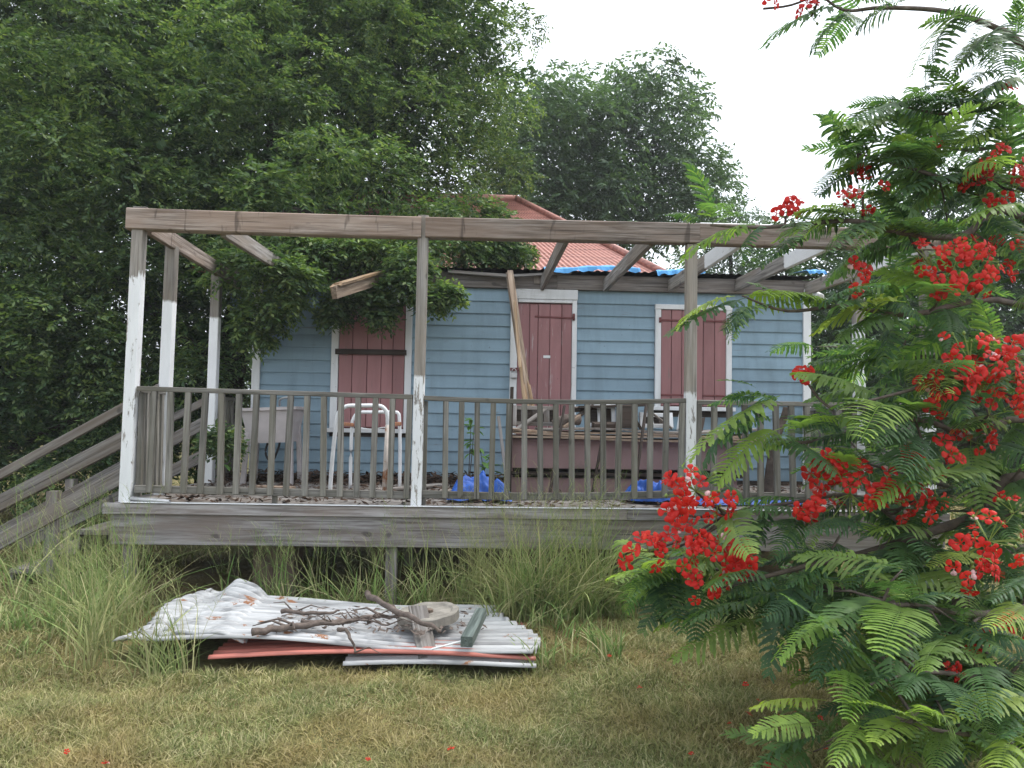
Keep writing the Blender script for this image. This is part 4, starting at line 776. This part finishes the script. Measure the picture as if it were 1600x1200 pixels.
for (bx, by_, tx, ty, Yb, Yt) in hero:
    a, b = at(bx, by_, Yb), at(tx, ty, Yt); L = (b-a).length
    if L < .16: b = a+(b-a)*(.16/L); L = .16
    d = b-a; d.z += .12*L; add_frond(a, d, L*1.1, random.uniform(-.35, .35), (tx, ty) in YOUNG)
    if random.random() < (.5 if tx > 1300 else .12): add_frond(a+Vector((0, .05, .01)), d+Vector((random.uniform(-.2, .2), random.uniform(-.1, .25), random.uniform(-.12, .1))), L*random.uniform(.8, 1.05), random.uniform(-.5, .5))
for bi, Q_ in enumerate(BP):
    n = len(Q_); back = bi >= 12
    for i in range(3, n):
        for _ in range(3 if back else ((i % 3 == 0) if bi == 6 else 1 if bi == 7 else 2 if bi == 5 else (1+i % 2) if Q_[i].x > 2.0 else (1 if i % 2 else 0))):
            p = Q_[i]+Vector((random.uniform(-.03, .03), random.uniform(-.03, .03), random.uniform(-.02, .02))); t = (Q_[min(i+1, n-1)]-Q_[i-1]).normalized()
            a = random.uniform(0, 6.28); s = Vector((random.gauss(0, .4), math.cos(a), .55*math.sin(a))); d = t*random.uniform(.1, 1.0)+s*.8; d.z += .05
            if p.y+d.y*.4 < 2.3: continue
            add_frond(p, d, random.uniform(.28, .46), random.uniform(-.5, .5))
# short side shoots that carry fronds deeper in the crown
for k_ in range(95):
    bi = random.randrange(len(BP)); Q_ = BP[bi]; p = Q_[random.randrange(6, len(Q_))]; q = p+Vector((random.uniform(-.25, .25), random.uniform(.1, .9), random.uniform(-.22, .28)))
    if q.z < .25 or q.z > 2.75 or (q.x < 2.0 and q.z > .8): continue
    a = random.uniform(0, 6.28); tube('shoot', [p, p.lerp(q, .5)+Vector((0, 0, .03)), q], .006, m_stick, flame, 5, [1.2, .9, .5])
    for m_ in range(2): add_frond(q, Vector((math.cos(a+m_*2), math.sin(a+m_*2), random.uniform(-.15, .3))), random.uniform(.3, .45), random.uniform(-.5, .5))
for k_ in range(48):   # the low skirt of the crown near the ground
    Q_ = BP[random.choice((3, 8, 9, 10, 13, 8, 9))]; p = Q_[random.randrange(5, len(Q_))]; q = p+Vector((random.uniform(-.3, .3), random.uniform(-.15, .6), random.uniform(-.28, .2)))
    if q.z < .22 or q.y < 2.55 or q.x < 1.25: continue
    a = random.uniform(1.6, 5.6); tube('shoot', [p, p.lerp(q, .5)+Vector((0, 0, .03)), q], .006, m_stick, flame, 5, [1.2, .9, .5])
    for m_ in range(2): add_frond(q, Vector((math.cos(a+m_*1.3), math.sin(a+m_*1.3), random.uniform(-.2, .3))), random.uniform(.26, .42), random.uniform(-.5, .5))
def vis(mw):
    p = mw.translation+mw.to_3x3() @ Vector((.5, 0, 0)); v = p-EYE; dz = v.dot(fwd); u, w = v.dot(rgt)/dz*FPX, v.dot(upv)/dz*FPX
    return mw.median_scale/dz if abs(u) < 860 and abs(w) < 660 else -1
hero_n = 0; fl.sort(key=lambda e: vis(e[0])+(.01 if e[1] else 0), reverse=True); JV, JF, off = [], [], 0
for i, (mw, yg) in enumerate(fl):
    me, nv, F = FM[random.randrange(len(FM))]
    if i < 300:
        o = link('frond', me, None, flame, mw)
        if yg: o.material_slots[0].link = 'OBJECT'; o.material_slots[0].material = m_young
    else:
        A = np.array(mw); JV.append(nv @ A[:3, :3].T+A[:3, 3]); JF.append(np.array(F)+off); off += len(nv)
print('fronds', len(fl))
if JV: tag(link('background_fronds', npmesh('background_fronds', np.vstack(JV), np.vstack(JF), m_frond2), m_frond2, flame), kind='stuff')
# blossom
def petal(V, F, ang, tilt, L, w, cup):
    d = Vector((math.cos(ang)*math.cos(tilt), math.sin(ang)*math.cos(tilt), math.sin(tilt))); s = Vector((-math.sin(ang), math.cos(ang), 0)); nn = d.cross(s)
    k0 = len(V); rows = ((0, .05, 0), (.38, .08, 0), (.55, .36, .06), (.78, .5, .03), (.95, .34, -.10), (1.0, .05, -.16))
    for (t, ww, c) in rows:
        for q in (-1, 0, 1): V.append(d*L*t+s*ww*w*q+nn*(c*L*cup-abs(q)*.12*w*(t > .4)))
    for i in range(5):
        for j in range(2): a = k0+i*3+j; F.append((a, a+1, a+4, a+3))
FLM = []
for v in range(6):
    r = random.Random(300+v); V, F, mi = [], [], []
    for i in range(5):
        a = 2*math.pi*i/5+r.uniform(-.2, .2); f0 = len(F); petal(V, F, a, R(r.uniform(5, 40)), r.uniform(.044, .058), r.uniform(.036, .05), r.uniform(.5, 1.5)); mi += [1 if (i == 0 and v == 0) else 0]*(len(F)-f0)
    for i in range(6):
        a = r.uniform(0, 6.28); d = Vector((math.cos(a)*.5, math.sin(a)*.5, 1)).normalized()*.05; s = d.cross(Vector((0, 0, 1))).normalized()*.0012; k0 = len(V)
        V += [Vector()+s, Vector()-s, d-s, d+s]; F.append((k0, k0+1, k0+2, k0+3)); mi.append(0)
    me = mesh('flower', V, F, True); me.materials.append(m_petal); me.materials.append(m_pale); me.polygons.foreach_set('material_index', mi); FLM.append(me)
clus = [(1085, 765, 3.25, 42, 13), (1052, 800, 3.25, 22, 5), (1120, 790, 3.3, 25, 5), (1010, 862, 3.3, 30, 6), (1055, 855, 3.3, 34, 9), (1105, 865, 3.3, 38, 11), (1150, 860, 3.3, 36, 9), (1100, 915, 3.3, 28, 6), (1095, 835, 3.3, 18, 3), (1290, 735, 3.35, 30, 7), (1275, 790, 3.35, 26, 6), (1330, 770, 3.3, 42, 13), (1380, 775, 3.3, 40, 11), (1430, 780, 3.35, 34, 8), (1460, 720, 3.5, 40, 9), (1410, 795, 3.4, 20, 3), (1550, 845, 3.1, 42, 11), (1520, 890, 3.1, 30, 7), (1590, 800, 3.3, 32, 6),
 (1500, 395, 3.55, 44, 13), (1460, 410, 3.55, 32, 8), (1540, 430, 3.55, 36, 9), (1480, 445, 3.55, 30, 6), (1335, 430, 3.6, 22, 5), (1330, 455, 3.6, 14, 3), (1520, 560, 3.4, 44, 13), (1560, 590, 3.4, 44, 13), (1480, 600, 3.4, 34, 8), (1450, 600, 3.5, 18, 3), (1580, 545, 3.4, 30, 6), (1465, 630, 3.5, 26, 5), (1550, 645, 3.5, 36, 7), (1600, 620, 3.4, 26, 5), (1350, 300, 3.6, 30, 6), (1228, 330, 3.55, 18, 5), (1560, 262, 3.7, 36, 9), (1535, 297, 3.7, 30, 7), (1590, 290, 3.7, 24, 5), (1255, 582, 3.55, 12, 4), (1465, 225, 3.7, 12, 2), (1570, 142, 3.8, 10, 2), (1350, 270, 3.65, 12, 2), (1268, 14, 3.7, 16, 4), (1192, 2, 3.7, 18, 3), (1585, 380, 3.7, 30, 6), (1585, 985, 3.1, 22, 3), (1528, 1000, 3.0, 12, 2), (1475, 1045, 2.9, 18, 3), (1530, 690, 3.6, 24, 4), (1600, 730, 3.5, 22, 3), (1490, 680, 3.6, 20, 3)]
allP = [p for Q_ in BP for p in Q_[5:]]
for ci, (x, y, Y, rp, nf) in enumerate(clus):
    nf = int(nf*1.1+.5)
    c = at(x, y, Y); rr = rp/FPX*Y*1.38; base = min(allP, key=lambda p: (p-c).length); root = c+Vector((.02, .05, -.01)); r = random.Random(500+ci)
    P = smoothpts([base, base.lerp(root, .5)+Vector((0, 0, -.02)), root], 4); cl = tube('flower_cluster', P, .006, m_bark, flame, 5)
    for i in range(nf):
        d = Vector((r.gauss(0, 1), r.gauss(-.5, .7), r.gauss(.1, .9))).normalized(); p = c+Vector((d.x*rr, d.y*rr*.7, d.z*rr*.85))*r.uniform(.45, 1)
        z = (d+Vector((r.uniform(-.5, .5), -.7, r.uniform(-.2, .5)))).normalized(); mw = z.to_track_quat('Z', 'Y').to_matrix().to_4x4() @ Matrix.Rotation(r.uniform(0, 6.28), 4, 'Z') @ Matrix.Scale(r.uniform(.5, .86), 4); mw.translation = p
        link('flower', FLM[r.randrange(6)], None, cl, mw)
    if nf > 3:
        V, F = [], []
        for i in range(nf):   # pedicels and round buds
            d = Vector((r.gauss(0, 1), r.gauss(-.3, .7), r.gauss(.2, .8))).normalized(); e = root+Vector((d.x*rr, d.y*rr*.8, d.z*rr))*r.uniform(.5, 1.05); q = (e-root).cross(Vector((0, 1, 0))).normalized()*.0022; k0 = len(V)
            V += [root-q, root+q, e+q, e-q]; F.append((k0, k0+1, k0+2, k0+3)); k0 = len(V); s = r.uniform(.006, .011)
            V += [e+Vector(v)*s for v in ((1, 0, 0), (0, 1, 0), (-1, 0, 0), (0, -1, 0), (0, 0, 1.2), (0, 0, -1.2))]
            for a in range(4): F += [(k0+a, k0+(a+1) % 4, k0+4), (k0+(a+1) % 4, k0+a, k0+5)]
        link('bud_spray', mesh('bud_spray', V, F, True), m_bud, cl)
# fallen blossom on the grass
r = random.Random(77)
for (x, y) in [(1185, 1088), (1170, 1105), (1220, 1107), (1228, 1122), (1140, 1115), (1080, 1150), (1085, 1175), (1105, 1190), (1280, 1108), (1290, 1150), (1200, 1165), (1255, 1180), (1240, 1100), (928, 1188), (575, 1173), (105, 1172), (165, 1195), (952, 1024), (1250, 1035), (1285, 1047), (1165, 1065), (1210, 1115), (1310, 1105), (1240, 1150), (1150, 1195), (1300, 1190), (705, 1160), (1000, 1060)]:
    p = onz(x, y, .07); p.z = float(gz(p.x, p.y))+.045; mw = Matrix.Rotation(r.uniform(0, 6.28), 4, 'Z') @ Matrix.Rotation(r.uniform(-.8, .8), 4, 'X') @ Matrix.Scale(r.uniform(.22, .36), 4); mw.translation = p
    tag(link('fallen_flower', FLM[r.randrange(6)], None, None, mw), 'withered red blossom lying on the grass', 'flower', 'fallen red blossoms on the grass')
# ------------------------------------------------------------------ grass
def blades(X, Y, H, Wd, lean_, seed, seg=2, zb=None, dirs=None):
    r = np.random.default_rng(seed); n = len(X); z0 = gz(X, Y)-.01 if zb is None else zb
    a = r.uniform(0, 6.28, n) if dirs is None else dirs; dx, dy = np.cos(a), np.sin(a); b = r.uniform(0, 6.28, n); wx, wy = np.cos(b)*Wd, np.sin(b)*Wd
    V = np.zeros((n, 2*seg+1, 3)); Ln = H*lean_
    for j in range(seg):
        t = j/seg; hx_ = Ln*t**1.7; hz = H*(t-.28*lean_*t*t*np.minimum(1.6, 1))
        w = 1-.5*t
        V[:, 2*j] = np.stack([X+dx*hx_-wx*w, Y+dy*hx_-wy*w, z0+hz], -1); V[:, 2*j+1] = np.stack([X+dx*hx_+wx*w, Y+dy*hx_+wy*w, z0+hz], -1)
    V[:, 2*seg] = np.stack([X+dx*Ln, Y+dy*Ln, z0+H*(1-.28*lean_)], -1)
    k = np.arange(n)[:, None]*(2*seg+1); T_ = []
    for j in range(seg-1): T_ += [k+[2*j, 2*j+1, 2*j+3], k+[2*j, 2*j+3, 2*j+2]]
    T_.append(k+[2*seg-2, 2*seg-1, 2*seg]); return V.reshape(-1, 3), np.concatenate(T_, 0)
def join(parts):
    Vs, Ts, o_ = [], [], 0
    for V, T_ in parts: Vs.append(V); Ts.append(T_+o_); o_ += len(V)
    return np.vstack(Vs), np.vstack(Ts)
def insheet(X, Y): return ((X > -2.4) & (X < .33) & (Y > 4.66) & (Y < 5.75))
r = np.random.default_rng(5); parts = []
for (n, y0, y1, h0, h1, wd) in ((125000, 2.9, 4.4, .03, .095, .0034), (90000, 4.4, 6.4, .035, .11, .0042), (22000, 6.4, 11, .06, .18, .008), (18000, 11, 40, .12, .3, .02)):
    Y = y0+(y1-y0)*r.random(n)**(1 if y1 < 7 else 1.3); hw = .78*Y+.35; X = r.uniform(-1, 1, n)*hw+.04*Y
    clump_ = .75+.5*np.sin(X*6+np.sin(Y*5)*2)*np.sin(Y*7+np.cos(X*4)*2)*.6; keep = ~insheet(X, Y) & ~((X > XL) & (X < XR) & (Y > 6.5) & (Y < 11.2))
    X, Y, clump_ = X[keep], Y[keep], clump_[keep]
    parts.append(blades(X, Y, r.uniform(h0, h1, len(X))*clump_, wd*r.uniform(.6, 1.3, len(X)), r.uniform(.2, 1.6, len(X)), int(n+y0), 2))
V, T_ = join(parts); tag(link('lawn_grass', npmesh('lawn_grass', V, T_, m_lawn)), 'short dry green and tan grass covering the ground', 'grass', kind='stuff')
# tall guinea grass: tufts of long arching blades, and seed stems
tu = []
def tufts(n, x0, x1, y0, y1, h0, h1, nb_):
    for _ in range(n): tu.append((r.uniform(x0, x1), r.uniform(y0, y1), r.uniform(h0, h1), nb_))
tufts(26, .05, 1.05, 5.55, 6.15, .5, .9, 40); tufts(15, -1.0, .2, 5.85, 6.15, .4, .7, 26); tufts(14, -3.2, -2.3, 5.4, 6.1, .4, .85, 24); tufts(9, -2.3, -1.0, 5.85, 6.15, .3, .6, 20)
tufts(9, -2.4, -1.6, 4.55, 4.80, .3, .55, 20); tufts(7, -2.75, -2.3, 4.85, 5.3, .4, .65, 30); tufts(11, -5.2, -3.2, 5.9, 7.0, .35, .7, 24); tufts(20, 1.0, 3.6, 5.6, 6.15, .2, .45, 26); tufts(10, -2.5, 3, 6.35, 7.5, .2, .45, 24); tufts(14, .3, .9, 4.7, 5.5, .12, .3, 24); tufts(16, -6.5, -4.0, 7, 9, .3, .7, 30); tufts(7, 1.3, 2.2, 3.0, 3.5, .2, .5, 9); tufts(14, -3.4, -2.5, 4.6, 5.3, .12, .25, 26)
parts = []; X, Y, H, Wd, LN = [], [], [], [], []
for (x, y, h, nb_) in tu:
    X.append(x+r.normal(0, .05, nb_)); Y.append(y+r.normal(0, .05, nb_)); H.append(h*r.uniform(.45, 1.1, nb_)); Wd.append(r.uniform(.003, .0075, nb_)); LN.append(np.abs(r.normal(.6, .4, nb_)))
X, Y, H, Wd, LN = map(np.concatenate, (X, Y, H, Wd, LN)); Y = np.minimum(Y, np.where((X > XL-.2) & (Y < 6.3), 6.2, 99))
dirs = r.uniform(0, 6.28, len(X)); bad = (Y > 5.4) & (Y < 6.3) & (X > XL-.3) & (np.sin(dirs) > .15); dirs[bad] = -dirs[bad]
parts.append(blades(X, Y, H, Wd, LN, 91, 5, None, dirs))
sx_, sy_, sh_ = [], [], []
for (x, y, h, nb_) in tu:
    if h > .45:
        m = 10; sx_.append(x+r.normal(0, .08, m)); sy_.append(np.minimum(y+r.normal(0, .06, m), 6.18)); sh_.append(h*r.uniform(1.1, 1.55, m))
X, Y, H = map(np.concatenate, (sx_, sy_, sh_)); dirs = r.uniform(3.2, 6.2, len(X)); LN = r.uniform(.05, .45, len(X)); parts.append(blades(X, Y, H, np.full(len(X), .0016), LN, 92, 5, None, dirs))
for q in range(7):   # feathery seed branches near the stem tops
    t = .72+.04*q; hx_ = H*LN*t**1.7; bx, by_ = X+np.cos(dirs)*hx_, Y+np.sin(dirs)*hx_; bz = gz(X, Y)-.01+H*(t-.28*LN*t*t)
    parts.append(blades(bx, by_, r.uniform(.04, .12, len(X)), np.full(len(X), .0013), r.uniform(.4, 1.6, len(X)), 93+q, 2, bz, r.uniform(3.2, 6.2, len(X))))
V, T_ = join(parts); tag(link('tall_grass', npmesh('tall_grass', V, T_, m_tall)), 'tall arching green grass with seed heads along the porch edge', 'grass', kind='stuff')
# ------------------------------------------------------------------ thin haze, added to veil the distance and soften contrast
k = NT('veil_haze'); k.t.nodes.remove(k.b); pv = k.n('VolumePrincipled'); pv.inputs['Color'].default_value = (.93, .96, 1, 1); pv.inputs['Density'].default_value = .0015; pv.inputs['Anisotropy'].default_value = .2
k.l(pv.outputs[0], k.out.inputs['Volume'])
tag(link('haze', mesh('haze', [(x, y, z) for x in (-505, 505) for y in (-65, 805) for z in (-1.2, 13)], [(0, 1, 3, 2), (4, 6, 7, 5), (0, 4, 5, 1), (2, 3, 7, 6), (0, 2, 6, 4), (1, 5, 7, 3)]), k.m), 'thin pale haze added over the yard', 'haze', kind='stuff')
